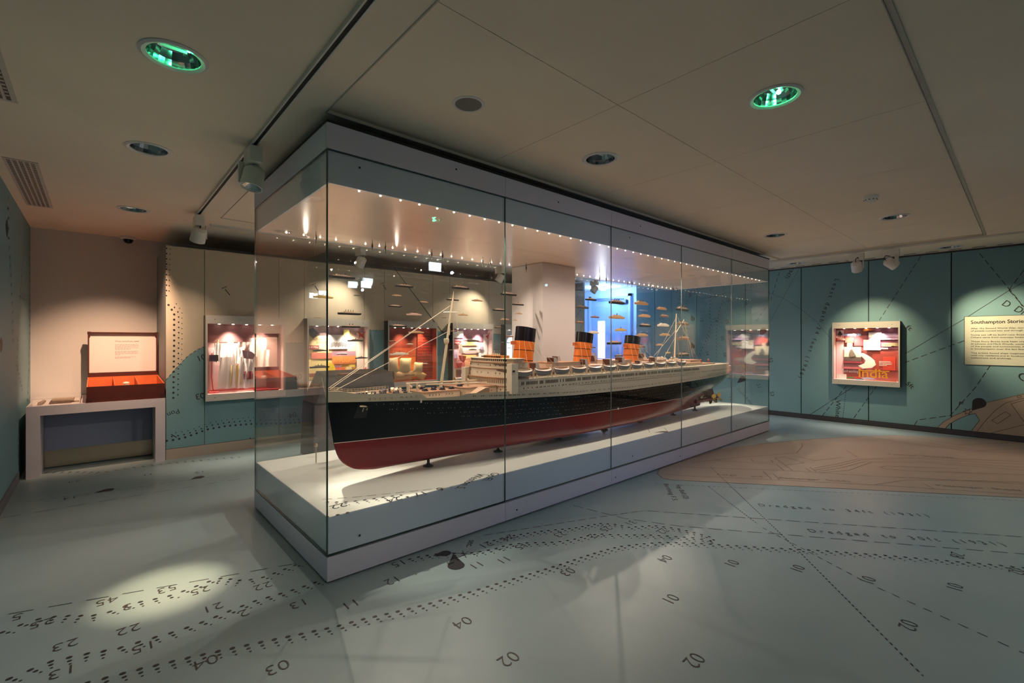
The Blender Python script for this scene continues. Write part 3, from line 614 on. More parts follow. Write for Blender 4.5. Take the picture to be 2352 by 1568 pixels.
placed = []
for u0, u1, v, kind, nf in SHIPS:
    a = at(u0, v, 1, YS - .035); b = at(u1, v, 1, YS - .035); L = b.x - a.x; z = (a.z + b.z) / 2 - .05 * L
    xm = (a.x + b.x) / 2; si = min(range(len(SH)), key=lambda i: abs((SH[i][0] + SH[i][1]) / 2 - xm))
    placed.append([si, -z, a.x, L, z, kind, nf])
FN = ['without funnels', 'with one funnel', 'with two funnels', 'with three funnels', 'with four funnels']
for si in range(len(SH)):
    grp = sorted([p for p in placed if p[0] == si], key=lambda p: p[1])
    for r, (s_, nz, x, L, z, kind, nf) in enumerate(grp):
        pos = 'topmost' if r == 0 else ('lowest' if r == len(grp) - 1 else (ORDN[r] if r < 12 else '%dth' % (r + 1)) + ' down')
        wid_y = min(.035, .06 * L)
        t = thing('miniature_ship', (x, YS - .004 - .054 * L, z), '%s miniature ship %s, %s on the %s clear sheet' % (kind, FN[nf], pos, ORDN[si]), 'ship model', 'miniature ships on the clear sheets')
        t.scale = (L, L, L)
        hull, topm, fu, mast = mini_meshes(kind, nf)
        for nm, d_ in (('hull', hull), ('superstructure', topm), ('funnels', fu), ('masts', mast)):
            if d_ is None: continue
            o = bpy.data.objects.new(nm, d_); COL.objects.link(o); o.parent = t
# ------------------------------------------------------------------ the big liner model
SX0, SYC, KZ = 1.21, 3.38, .475            # stem head, centre line, keel height
def interp(pts, x):
    if x <= pts[0][0]: return pts[0][1]
    for (a, b), (c, d_) in zip(pts, pts[1:]):
        if x <= c: return b + (d_ - b) * (x - a) / (c - a)
    return pts[-1][1]
STEM = [(-.02, .40), (-.014, .345), (0, .27), (.012, .225), (.03, .195), (.06, .15), (.1, .115), (.16, .088), (.225, .072), (.53, .025), (.615, 0)]
STERN = [(-.02, 5.70), (0, 5.72), (.05, 5.74), (.1, 5.80), (.16, 5.92), (.225, 6.12), (.27, 6.30), (.33, 6.46), (.40, 6.56), (.47, 6.61), (.56, 6.63)]
ZW = .225
def zb(s): return interp([(0, .53), (.6, .512), (1.4, .468), (2.3, .435), (3.3, .42), (4.4, .43), (5.4, .45), (6.63, .475)], s)
def zh(s): return interp([(0, .612), (.12, .606), (.2, .584), (.3, .578), (.66, .572), (.69, .525), (.72, .524), (1.0, .522), (1.06, .54), (1.5, .532), (6.0, .522), (6.63, .52)], s)
HB = .372
def half(s, z):
    """half breadth of the hull at distance s from the stem head and height z above the keel"""
    x0, x1 = interp(STEM, z), interp(STERN, z)
    if s <= x0 or s >= x1: return 0.0
    u = (s - x0) / (x1 - x0); k = max(0, min(1, z / ZW)); k2 = max(0, min(1, (z - ZW) / .3))
    W = HB * (1 - (1 - min(1, (z + .025) / .115)) ** 2.6) ** .5
    ue = .44 - .10 * k2; pe = 1.25 + .45 * k + .75 * k2
    ux = .55 + .08 * k + .09 * k2; px = 1.8 + .7 * k + .5 * k2
    e = 1 - (1 - u / ue) ** pe if u < ue else 1.0
    r = 1.0
    if u > ux: tt = (u - ux) / (1 - ux); r = (1 - tt ** px) ** (1.0 - .42 * k2)
    return W * e * r
def HP(s, z, side=-1, out=0.0): return (SX0 + s, SYC + side * (half(s, z) + out), KZ + z)
liner = thing('ocean_liner_model', (SX0 + 3.3, SYC, ZD_), 'large ocean liner model with three orange and black funnels', 'ship model')
RED = mat('hull_red', (.185, .004, .009), .25, spec=.4); HBLK = mat('hull_black', (.0025, .003, .006), .16, spec=.3); HWH = mat('hull_cream', (.60, .53, .41), .4)
SUPW = mat('house_cream', (.66, .56, .42), .45); DECKM = mat('deck_wood', (.42, .22, .12), .55); WIN = mat('window_dark', (.02, .014, .010), .3)
ORANGE = mat('funnel_orange', (.72, .16, .012), .38); FBLACK = mat('funnel_black', (.008, .004, .006), .25); MASTM = mat('mast_cream', (.70, .58, .40), .4)
BRASS = mat('brass', (.72, .45, .10), .25, metal=.9); LINEM = mat('boot_line', (.75, .62, .55), .4); GREYV = mat('vent_grey', (.42, .38, .36), .5); BOATWH = mat('gear_white', (.74, .66, .54), .45); DBROWN = mat('vent_brown', (.10, .035, .025), .5)
NU = 90
def us():
    return [((i / NU) ** 1.35 if i < NU * .5 else i / NU - (.5 - .5 ** 1.35) * (1 - i / NU) / .5) for i in range(NU + 1)]
US = us()
def band(lo, hi, nz):
    """hull strip between two height functions, both sides"""
    rows = {}
    out = []
    for side in (-1, 1):
        rws = []
        for j in range(nz + 1):
            row = []
            for i, u in enumerate(US):
                # find s so that the row starts on the stem and ends on the stern at this height
                z = lo(0) + (hi(0) - lo(0)) * j / nz; s = 0
                for _ in range(4):
                    x0, x1 = interp(STEM, z), interp(STERN, z); s = x0 + (x1 - x0) * u
                    z = lo(s) + (hi(s) - lo(s)) * j / nz
                y = half(s, z) if 0 < i < NU else 0.0
                row.append((SX0 + s, SYC + side * y, KZ + z))
            rws.append(row)
        out.append(rws)
    return out
def band_mesh(lo, hi, nz, close_bottom=False):
    P, S = band(lo, hi, nz); mb = MB(); mb.grid(P); mb.grid(S)
    if close_bottom: mb.grid([P[0], S[0]])
    bm_ = mb; return bm_
def finish(mb, nm, m):
    o = mb.build(nm, m, liner, smooth=True)
    bm = bmesh.new(); bm.from_mesh(o.data); bmesh.ops.remove_doubles(bm, verts=bm.verts, dist=.0006); bmesh.ops.recalc_face_normals(bm, faces=bm.faces); bm.to_mesh(o.data); bm.free(); return o
zl = [-.02, -.017, -.010, .002, .016, .03, .046, .075, .11, .15, .19, ZW]
def band_levels(levels, bottom):
    mb = MB(); allr = []
    for side in (-1, 1):
        rws = []
        for z in levels:
            x0, x1 = interp(STEM, z), interp(STERN, z)
            rws.append([(SX0 + x0 + (x1 - x0) * u, SYC + side * (half(x0 + (x1 - x0) * u, z) if 0 < i < NU else 0), KZ + z) for i, u in enumerate(US)])
        mb.grid(rws); allr.append(rws)
    if bottom: mb.grid([allr[0][0], allr[1][0]])
    return mb
finish(band_levels(zl, True), 'hull_bottom', RED)
finish(band_mesh(lambda s: ZW, zb, 7), 'hull_side', HBLK)
finish(band_mesh(zb, zh, 3), 'hull_topside', HWH)
mb = MB()
for side in (-1, 1):
    pts = [HP(interp(STEM, ZW) + .002 + (interp(STERN, ZW) - interp(STEM, ZW) - .004) * k / 120, ZW, side, .0008) for k in range(121)]
    for a, b in zip(pts, pts[1:]): mb.poly([a, b, (b[0], b[1], b[2] + .005), (a[0], a[1], a[2] + .005)])
mb.build('boot_line', LINEM, liner)
# deck
def deck_mesh(s0, s1, zf, inset=.004, n=40):
    A = [(SX0 + s, SYC - max(0, half(s, zf(s)) - inset), KZ + zf(s)) for s in [s0 + (s1 - s0) * k / n for k in range(n + 1)]]
    Bq = [(p[0], 2 * SYC - p[1], p[2]) for p in A]; mb = MB(); mb.grid([A, Bq]); return mb
deck_mesh(.03, .68, lambda s: .553).build('foredeck', DECKM, liner)
deck_mesh(.68, 1.62, lambda s: .500).build('well_deck', DECKM, liner)
deck_mesh(1.5, 6.62, lambda s: zh(s) - .006).build('main_deck', DECKM, liner)
MB().box(SX0 + .672, SX0 + .684, SYC - half(.68, .55) + .004, SYC + half(.68, .55) - .004, KZ + .49, KZ + .556).build('breakwater', SUPW, liner)
# name on the bow
for side in (-1,):
    xd = Vector(HP(.78, .545)) - Vector(HP(.28, .556)); 
for i, ch in enumerate('QUEEN MARY'):
    if ch == ' ': continue
    s = .292 + .0375 * i; a, b = Vector(HP(s, .533, -1, .0025)), Vector(HP(s + .02, .533, -1, .0025))
    text(ch, a, b - a, (0, 0, 1), .017, mat('name_gold', (.20, .12, .05), .4), liner, 'name_letter')
# anchor in its pocket
mb = MB(); q = [Vector(HP(s, z, -1, .002)) for s, z in ((.20, .40), (.285, .40), (.30, .49), (.225, .50))]; mb.prism(q, (0, -.003, 0)); mb.build('anchor_pocket', mat('pocket', (.012, .012, .016), .3), liner)
mb = MB(); a = Vector(HP(.262, .478, -1, .008)); mb.tube([a + Vector((-.03, 0, .012)), a + Vector((.0, -.004, .01)), a + Vector((.03, 0, .004)), a + Vector((.022, 0, -.02))], .006, 6); mb.tube([a, a + Vector((-.01, 0, -.03))], .005, 6); mb.build('anchor', mat('anchor_metal', (.40, .34, .26), .4, metal=.6), liner)
# portholes and windows
def holes(rows, w_, h_, out=.0012, sides=(-1,)):
    mb = MB()
    for s, z in rows:
        for sd in sides:
            p, q = Vector(HP(s - w_ / 2, z, sd, out)), Vector(HP(s + w_ / 2, z, sd, out))
            mb.poly([p + Vector((0, 0, -h_ / 2)), q + Vector((0, 0, -h_ / 2)), q + Vector((0, 0, h_ / 2)), p + Vector((0, 0, h_ / 2))])
    return mb
rnd = random.Random(3); rows = []
for dz, s0, s1, pr in ((-.022, .35, 6.0, .72), (-.065, .45, 5.6, .7), (-.105, .75, 5.2, .72), (-.14, 1.05, 5.0, .7), (-.175, 1.5, 3.2, .45)):
    s = s0
    while s < s1:
        if rnd.random() < pr: rows.append((s, zb(s) + dz)); 
        if rnd.random() < .45: rows.append((s + .018, zb(s + .018) + dz))
        s += .052
holes(rows, .0042, .0042, sides=(-1, 1)).build('portholes', mat('porthole_cream', (.55, .48, .36), .4), liner)['kind'] = 'stuff'
rows = []; s = 1.12
while s < 6.2:
    rows += [(s, zb(s) + .032), (s + .018, zb(s) + .032)]; s += .05 if rnd.random() < .6 else .08
holes(rows, .008, .010, sides=(-1, 1)).build('portholes', WIN, liner)['kind'] = 'stuff'
# promenade: white side flush with the hull
def side_wall(s0, s1, z0, z1, n=60, top=True):
    mb = MB()
    for side in (-1, 1):
        ss = [s0 + (s1 - s0) * k / n for k in range(n + 1)]
        A = [(SX0 + s, SYC + side * max(.05, half(s, .53)), KZ + z0(s)) for s in ss]; Bq = [(p[0], p[1], KZ + z1(s)) for p, s in zip(A, ss)]
        C_ = [(p[0], SYC + (p[1] - SYC) * .985, p[2]) for p in Bq]; mb.grid([A, Bq, C_])
    if top:
        A = [(SX0 + s, SYC - max(.05, half(s, .53)) * .985, KZ + z1(s) - .001) for s in ss]; mb.grid([A, [(p[0], 2 * SYC - p[1], p[2]) for p in A]])
    # end walls
    for s in (s0, s1):
        hb = max(.05, half(s, .53)) * .985; mb.poly([(SX0 + s, SYC - hb, KZ + z0(s)), (SX0 + s, SYC + hb, KZ + z0(s)), (SX0 + s, SYC + hb, KZ + z1(s)), (SX0 + s, SYC - hb, KZ + z1(s))])
    return mb
side_wall(1.55, 6.05, lambda s: zh(s) - .004, lambda s: .628).build('promenade_side', HWH, liner, smooth=True)
side_wall(5.9, 6.28, lambda s: zh(s) - .004, lambda s: .585).build('promenade_side', HWH, liner, smooth=True)
mb = MB(); rows = []; s = 1.62; cnt = 0
def wins(lst, w_, h_, hbz=.53, sides=(-1, 1)):
    mb = MB()
    for s, z in lst:
        for sd in sides:
            y0, y1 = SYC + sd * (half(s - w_ / 2, hbz) + .0012), SYC + sd * (half(s + w_ / 2, hbz) + .0012)
            mb.poly([(SX0 + s - w_ / 2, y0, KZ + z - h_ / 2), (SX0 + s + w_ / 2, y1, KZ + z - h_ / 2), (SX0 + s + w_ / 2, y1, KZ + z + h_ / 2), (SX0 + s - w_ / 2, y0, KZ + z + h_ / 2)])
    return mb
k = 0
for gcount in [2, 8, 3, 10, 1, 1, 9, 3, 8, 3, 10, 3, 9, 2, 10, 3, 9, 3, 8, 3, 12, 3, 12, 12, 12]:
    for _ in range(gcount):
        if s < 5.95: rows.append((s, .592))
        s += .0175
    s += .022
wins(rows, .0095, .030).build('promenade_windows', WIN, liner)['kind'] = 'stuff'
rows = []; s = 1.64
while s < 5.75:
    rows += [(s, .548)] + ([(s + .018, .548)] if rnd.random() < .6 else []); s += .05
wins(rows, .0085, .012).build('portholes', WIN, liner)['kind'] = 'stuff'
wins([(5.35 + .012 * k, .552) for k in range(60)], .010, .014).build('stern_gallery', GREYV, liner)['kind'] = 'stuff'
mb = MB()
for s in (6.20, 6.24, 6.30, 6.34): p = Vector(HP(s, zb(s) + .02, -1, .001)); mb.poly([p, Vector(HP(s + .028, zb(s) + .02, -1, .001)), Vector(HP(s + .028, zb(s) + .034, -1, .001)), p + Vector((0, 0, .014))])
mb.build('stern_ports', DBROWN, liner)
# superstructure tiers with a rounded front
def tier(x0, x1, hw, bulge, z0, z1, nm='deckhouse', m=None, n=14):
    loop = []
    for k in range(n + 1):
        y = hw * (1 - 2 * k / n); loop.append((x0 + bulge * (1 - math.sqrt(max(0, 1 - (y / hw) ** 2 * .98))), SYC + y))
    loop += [(x1, SYC - hw), (x1, SYC + hw)]
    return MB().hexa([(x, y, z0) for x, y in loop], [(x, y, z1) for x, y in loop]).build(nm, m or SUPW, liner)
def tier_wins(x0, hw, bulge, z, ys_, w_, h_, nm='windows', m=None):
    mb = MB()
    for y in ys_:
        f = lambda yy: x0 + bulge * (1 - math.sqrt(max(0, 1 - (yy / hw) ** 2 * .98))) - .0015
        mb.poly([(f(y - w_ / 2), SYC + y - w_ / 2, z - h_ / 2), (f(y + w_ / 2), SYC + y + w_ / 2, z - h_ / 2), (f(y + w_ / 2), SYC + y + w_ / 2, z + h_ / 2), (f(y - w_ / 2), SYC + y - w_ / 2, z + h_ / 2)])
    o = mb.build(nm, m or WIN, liner); o['kind'] = 'stuff'
tier(2.67, 2.95, .31, .08, .97, 1.042); tier(2.662, 2.95, .318, .082, 1.042, 1.046, 'deck_edge', DECKM)
tier(2.67, 2.95, .31, .08, 1.046, 1.114); tier(2.655, 2.95, .322, .085, 1.114, 1.119, 'deck_edge', DECKM)
tier(2.685, 2.95, .312, .08, 1.119, 1.196, 'bridge_front'); tier(2.676, 2.95, .32, .082, 1.196, 1.200, 'deck_edge', DECKM)
tier(2.685, 2.95, .312, .08, 1.200, 1.250, 'bridge_front'); tier(2.672, 2.92, .335, .08, 1.250, 1.255, 'deck_edge', DECKM)
tier(2.69, 2.90, .31, .08, 1.255, 1.286, 'bridge'); tier(2.68, 2.90, .335, .08, 1.286, 1.289, 'deck_edge')
tier(2.75, 2.86, .15, .05, 1.289, 1.312, 'wheelhouse', mat('wheelhouse_wood', (.48, .17, .03), .4))
mb = MB()
for k in range(9): y = -.12 + .03 * k; mb.box(2.744, 2.75 + .02 * abs(k - 4) / 4, SYC + y - .007, SYC + y + .007, 1.296, 1.306)
mb.build('wheelhouse_windows', WIN, liner)['kind'] = 'stuff'
mb = MB()
for k in range(5): mb.cyl((2.78 + .02 * k, SYC - .1 + .05 * k, 1.312), (2.78 + .02 * k, SYC - .1 + .05 * k, 1.33), .006, n=6)
mb.cyl((2.80, SYC, 1.31), (2.80, SYC, 1.36), .002, n=5); mb.build('bridge_instruments', MASTM, liner)
# open galleries in the bridge front
tier_slots = [(1.172, -.295, -.16, .030), (1.228, -.300, -.12, .018), (1.172, .255, .290, .026), (1.228, .25, .285, .016)]
for z, y0, y1, h_ in tier_slots:
    mb = MB(); n = 8
    f = lambda yy: 2.685 + .08 * (1 - math.sqrt(max(0, 1 - (yy / .312) ** 2 * .98))) - .0015
    for k in range(n):
        a_, b_ = y0 + (y1 - y0) * k / n, y0 + (y1 - y0) * (k + 1) / n
        t0 = h_ * (.25 + .75 * (1 - k / n)) if y0 < 0 else h_; t1 = h_ * (.25 + .75 * (1 - (k + 1) / n)) if y0 < 0 else h_
        mb.poly([(f(a_), SYC + a_, z + h_ * .5 - t0), (f(b_), SYC + b_, z + h_ * .5 - t1), (f(b_), SYC + b_, z + h_ * .5), (f(a_), SYC + a_, z + h_ * .5)])
    mb.build('gallery_opening', mat('gallery_shade', (.16, .10, .065), .6), liner)
MB().box(2.80, 2.98, SYC - .2, SYC + .2, 1.25, 1.285).build('deckhouse', SUPW, liner)
tier_wins(2.67, .31, .08, 1.082, [-.285 + .022 * k for k in range(26)], .010, .030, m=mat('window_tan', (.30, .19, .10), .4)); tier_wins(2.67, .31, .08, 1.012, [-.28 + .06 * k for k in range(5)], .010, .010)
tier_wins(2.69, .31, .08, 1.272, [-.26 + .024 * k for k in range(22)], .012, .014); tier_wins(2.685, .312, .08, 1.155, [-.25, -.2, -.15, -.05, .05, .12], .008, .012); tier_wins(2.685, .312, .08, 1.226, [-.2, -.15, -.08, .1], .008, .012)
# side corner pillar of the bridge front
for sd in (-1, 1): MB().box(2.69, 2.765, SYC + sd * .341 - .033, SYC + sd * .341 + .033, .985, 1.247 if sd < 0 else 1.19).build('front_pillar', HWH, liner)
mb = MB(); mb.box(2.70, 2.725, SYC - .378, SYC - .3735, 1.175, 1.190); mb.build('bridge_lamp', BLACK, liner)
# forward houses and deck gear
tier(1.93, 2.30, .15, .05, .975, 1.034, 'fore_house'); tier(2.30, 2.67, .19, .04, .975, 1.048, 'fore_house'); tier(1.925, 2.30, .155, .05, 1.034, 1.037, 'deck_edge', DECKM); tier(2.295, 2.67, .195, .04, 1.048, 1.051, 'deck_edge', DECKM)
mb = MB()
for x, z, hw in [(2.0 + .03 * k, 1.008, .15) for k in range(4)] + [(2.16, 1.008, .15), (2.19, 1.008, .15), (2.22, 1.008, .15)] + [(2.36 + .05 * k, 1.01, .19) for k in range(6)]: mb.poly([(x - .004, SYC - hw - .0012, z - .004), (x + .004, SYC - hw - .0012, z - .004), (x + .004, SYC - hw - .0012, z + .004), (x - .004, SYC - hw - .0012, z + .004)])
mb.build('portholes', WIN, liner)['kind'] = 'stuff'
mb = MB(); mb.hexa([(2.32, SYC - .19, 1.0), (2.5, SYC - .19, 1.0), (2.5, SYC - .30, 1.0), (2.32, SYC - .30, 1.0)], [(2.46, SYC - .19, 1.05), (2.5, SYC - .19, 1.05), (2.5, SYC - .30, 1.05), (2.46, SYC - .30, 1.05)]); mb.build('deck_stair', mat('stair_tan', (.45, .27, .15), .5), liner)
for (x, y) in ((2.42, .08), (2.42, -.10)):
    mb = MB(); mb.cyl((x, SYC + y, 1.055), (x, SYC + y, 1.10), .010, n=8); mb.lathe((x - .004, SYC + y, 1.105), [(.009, .012), (.014, 0), (.018, -.014)], 10, (1, 0, 0)); mb.build('cowl_vent', SUPW, liner, smooth=True)
GEARD = mat('gear_dark', (.05, .045, .06), .5)
for (x, y, L_, W_, h_, m_) in ((1.62, 0, .10, .05, .022, GEARD), (1.50, .03, .06, .04, .018, GEARD), (1.55, -.05, .05, .03, .016, SUPW), (1.72, .03, .08, .05, .026, GEARD), (1.70, -.06, .07, .035, .018, DECKM), (1.79, -.03, .05, .04, .03, SUPW), (1.81, .07, .06, .05, .028, SUPW), (1.40, 0, .05, .03, .016, mat('windlass', (.5, .3, .18), .5)), (1.46, -.02, .04, .02, .014, GEARD), (1.58, .05, .06, .03, .02, SUPW), (1.66, -.04, .05, .03, .024, GEARD), (1.75, -.07, .05, .03, .022, GEARD), (1.85, .0, .05, .04, .02, GEARD), (1.78, .04, .06, .03, .018, DECKM), (1.52, 0, .05, .03, .02, GEARD)):
    mb = MB(); mb.box(x - L_ / 2, x + L_ / 2, SYC + y - W_ / 2, SYC + y + W_ / 2, KZ + .553, KZ + .553 + h_ * .6); mb.cyl((x - L_ * .3, SYC + y - W_ / 2, KZ + .553 + h_), (x - L_ * .3, SYC + y + W_ / 2, KZ + .553 + h_), h_ * .5, n=8); mb.cyl((x + L_ * .25, SYC + y, KZ + .553 + h_ * .6), (x + L_ * .25, SYC + y, KZ + .553 + h_ * 1.5), h_ * .35, n=8); mb.build('deck_gear', m_, liner)
for (x, y) in ((2.0, -.08), (2.06, .06), (2.10, -.05), (2.16, -.09), (2.24, .04), (2.2, .1), (2.26, -.08), (2.36, -.06), (2.45, .05)):
    mb = MB(); z = 1.037 if x < 2.3 else 1.051; mb.cyl((x, SYC + y - .02, z + .012), (x, SYC + y + .02, z + .012), .012, n=8); mb.box(x - .02, x + .02, SYC + y - .018, SYC + y + .018, z, z + .008); mb.build('winch', GEARD, liner)
mb = MB(); mb.tube([(1.86, SYC - .02, 1.105), (2.62, SYC + .03, 1.085)], .0065, 6); mb.tube([(2.0, SYC - .1, 1.092), (2.6, SYC - .14, 1.075)], .006, 6); mb.build('derrick_boom', MASTM, liner)
for x, y in ((1.88, -.03), (1.90, .03), (1.95, -.04)):
    mb = MB(); mb.cyl((x, SYC + y, KZ + .55), (x, SYC + y, 1.10), .008, n=8); mb.sphere((x + .02, SYC + y, 1.075), .012, 8); mb.build('samson_post', SUPW, liner)
# bow rail and jack staff
mb = MB()
for sd in (-1, 1):
    for dz in (.012, .024):
        mb.tube([HP(s, zh(s), sd, -.003)[:2] + (KZ + zh(s) + dz,) for s in [.01 + .03 * k for k in range(20)]], .0011, 4)
    for s in [.03 + .03 * k for k in range(20)]: p = HP(s, zh(s), sd, -.003); mb.cyl(p, (p[0], p[1], p[2] + .024), .001, n=4)
mb.cyl((SX0 + .008, SYC, KZ + .6), (SX0 - .012, SYC, KZ + .71), .0022, .0015, 6); mb.build('bow_rail', MASTM, liner)
mb = MB()
for sd in (-1, 1):
    for dz in (.012, .024): mb.tube([(SX0 + s, SYC + sd * max(.0, half(s, .52) - .004), KZ + zh(s) + dz) for s in [6.25 + .02 * k for k in range(20)]], .0011, 4)
mb.build('stern_rail', MASTM, liner)
# masts and rigging
mb = MB(); mb.cyl((2.20, SYC, 1.03), (2.325, SYC, 1.80), .0135, .007, 10); mb.cyl((2.325, SYC, 1.80), (2.338, SYC, 1.885), .006, .0015, 8); mb.build('foremast', MASTM, liner, smooth=True)
mb = MB(); mb.lathe((2.262, SYC, 1.445), [(.012, -.028), (.021, -.01), (.023, .0), (.023, .022), (.018, .024)], 12); mb.build('crows_nest', MASTM, liner, smooth=True)
mb = MB(); mb.cyl((2.305, SYC - .11, 1.695), (2.305, SYC + .11, 1.705), .003, n=6); mb.cyl((2.285, SYC, 1.5), (2.29, SYC, 1.56), .01, n=8); mb.build('yard', MASTM, liner)
mb = MB(); mb.cyl((6.14, SYC, 1.12), (6.20, SYC, 1.84), .013, .005, 10); mb.cyl((6.17, SYC, 1.55), (6.42, SYC, 1.76), .005, .003, 6); mb.build('mainmast', MASTM, liner, smooth=True)
mb = MB(); R_ = .0016
for a, b in (((2.315, SYC, 1.765), (1.26, SYC, 1.10)), ((2.28, SYC, 1.53), (1.30, SYC, 1.09)), ((2.315, SYC, 1.765), (1.245, SYC + .02, 1.10)), ((2.33, SYC, 1.84), (2.36, SYC - .10, 1.28)), ((2.33, SYC, 1.84), (2.42, SYC + .12, 1.28)), ((2.30, SYC, 1.7), (2.33, SYC + .1, 1.3)),
             ((6.19, SYC, 1.78), (5.6, SYC - .02, 1.2)), ((6.18, SYC, 1.6), (5.62, SYC + .05, 1.2)), ((6.17, SYC, 1.5), (5.66, SYC - .1, 1.2)), ((6.2, SYC, 1.82), (6.62, SYC - .12, 1.16)), ((6.2, SYC, 1.7), (6.5, SYC + .12, 1.16)), ((6.42, SYC, 1.76), (6.66, SYC + .02, 1.14)), ((6.42, SYC, 1.76), (6.56, SYC - .08, 1.14))):
    mb.cyl(a, b, R_ if a[0] > 3 else .0022, n=4)
mb.build('rigging', mat('rope', (.62, .50, .36), .6), liner)
# funnels: three raked ovals with black tops and hoops
for fx, zt, zb0, in ((3.185, 1.578, 1.125), (4.11, 1.535, 1.17), (5.07, 1.505, 1.17)):
    lean = .06; rx, ry = .114, .086
    def ring(z, k=1.0):
        q = (z - zb0) / (zt - zb0); cx = fx - .028 + lean * q; return [(cx + rx * k * math.cos(2 * math.pi * i / 28), SYC + ry * k * math.sin(2 * math.pi * i / 28), z - .018 * math.cos(2 * math.pi * i / 28) * q) for i in range(28)]
    zc = zt - .30 * (zt - zb0)
    f = MB().grid([ring(zb0), ring((zb0 + zc) / 2), ring(zc)], True).build('funnel', ORANGE, liner, smooth=True)
    mb = MB().grid([ring(zc, 1.012), ring(zt, 1.012), ring(zt, .93), ring(zt - .03, .93)], True); mb.poly(ring(zt - .03, .93)); mb.build('funnel_top', FBLACK, f, smooth=True)
    for q in (.28, .5): z = zb0 + (zt - zb0) * q; MB().grid([ring(z, 1.006), ring(z, 1.018), ring(z + .005, 1.018), ring(z + .005, 1.006)], True).build('funnel_hoop', FBLACK, f)
    mb = MB(); mb.cyl((fx - rx - .035, SYC - .01, zc - .03), (fx - rx - .035, SYC - .01, zc + .005), .028, n=10); mb.build('whistle_stand', mat('whistle', (.5, .12, .03), .4), f)
    mb = MB()
    for i in (16, 18, 20, 22, 24): a = ring(zc)[i]; mb.cyl(a, (a[0] + (i - 20) * .045, SYC - .22, 1.17), .0013, n=4)
    for i in (0, 2): a = ring(zc)[i]; mb.cyl(a, (a[0] + .22, a[1] - .03, 1.17), .0013, n=4)
    mb.build('funnel_stays', mat('rope', (.62, .5, .36), .6), f)
    MB().box(fx - .17, fx + .16, SYC - .13, SYC + .13, 1.10, zb0 + .012).build('funnel_base', SUPW, liner)
# deckhouses along the boat deck
for (x0, x1, hw, z0, z1) in ((2.86, 5.95, .24, 1.10, 1.155), (3.02, 5.6, .20, 1.155, 1.178), (3.42, 3.86, .17, 1.178, 1.225), (4.42, 4.82, .17, 1.178, 1.22), (5.30, 5.62, .17, 1.155, 1.20), (5.95, 6.5, .24, 1.10, 1.14), (5.7, 6.1, .17, 1.14, 1.175), (6.5, 6.95, .22, 1.06, 1.115), (6.3, 6.6, .16, 1.14, 1.17)):
    MB().box(x0, x1, SYC - hw, SYC + hw, z0, z1).build('deckhouse', SUPW, liner); MB().box(x0 - .01, x1 + .01, SYC - hw - .012, SYC + hw + .012, z1, z1 + .003).build('deck_edge', DECKM, liner)
mb = MB()
for k in range(60):
    x = 2.9 + .05 * k; mb.box(x, x + .022, SYC - .2415, SYC - .2405, 1.115, 1.14); mb.box(x, x + .02, SYC + .2405, SYC + .2415, 1.115, 1.14)
mb.build('house_windows', mat('window_red', (.22, .09, .06), .4), liner)['kind'] = 'stuff'
# ventilator trunks with dark open faces
for x, y, z0, h_, sc in ((2.93, -.2, 1.155, .075, 1), (3.12, -.2, 1.155, .085, 1.1), (3.02, .1, 1.17, .10, .9), (3.42, -.15, 1.225, .055, 1.2), (3.90, -.17, 1.178, .075, 1), (4.28, -.2, 1.16, .085, 1.2), (4.40, .1, 1.178, .10, 1.1), (4.56, -.17, 1.18, .08, 1.2), (5.26, -.18, 1.165, .075, 1.1), (5.45, .1, 1.2, .08, 1.1), (4.9, -.2, 1.16, .05, .9), (3.78, .12, 1.22, .06, 1)):
    wv, dv = .042 * sc, .05 * sc
    mb = MB(); mb.hexa([(x, SYC + y - wv, z0), (x + dv, SYC + y - wv, z0), (x + dv, SYC + y + wv, z0), (x, SYC + y + wv, z0)], [(x - .008, SYC + y - wv, z0 + h_), (x + dv * .5, SYC + y - wv, z0 + h_), (x + dv * .5, SYC + y + wv, z0 + h_), (x - .008, SYC + y + wv, z0 + h_)])
    v = mb.build('ventilator', GREYV, liner); a = .004
    MB().hexa([(x - .004, SYC + y - wv + a, z0 + h_ * .25), (x - .001, SYC + y - wv + a, z0 + h_ * .25), (x - .001, SYC + y + wv - a, z0 + h_ * .25), (x - .004, SYC + y + wv - a, z0 + h_ * .25)], [(x - .0105, SYC + y - wv + a, z0 + h_ - a), (x - .007, SYC + y - wv + a, z0 + h_ - a), (x - .007, SYC + y + wv - a, z0 + h_ - a), (x - .0105, SYC + y + wv - a, z0 + h_ - a)]).build('vent_mouth', DBROWN, v)
for x, y in ((5.66, -.1), (5.75, .02), (5.86, -.12), (5.95, .08), (6.05, -.06), (6.75, -.1), (6.85, .1), (6.95, -.12)):
    mb = MB(); z = 1.178 if x < 6.1 else 1.118; mb.cyl((x, SYC + y, z), (x, SYC + y, z + .03), .012, n=8); mb.sphere((x - .008, SYC + y, z + .038), .016, 8); mb.build('cowl_vent', SUPW if x < 6.3 else mat('cowl_red', (.35, .04, .03), .4), liner, smooth=True)
for k in range(16):
    x = 5.40 + .036 * k; y = (-.10, .03, -.16, .10)[k % 4]; z = 1.203 if x < 5.62 else 1.178
    mb = MB(); mb.box(x - .012, x + .012, SYC + y - .02, SYC + y + .02, z, z + .012 + .012 * (k % 3)); mb.cyl((x, SYC + y, z), (x, SYC + y, z + .03 + .008 * (k % 2)), .007, n=8); mb.build('deck_gear', BOATWH, liner)
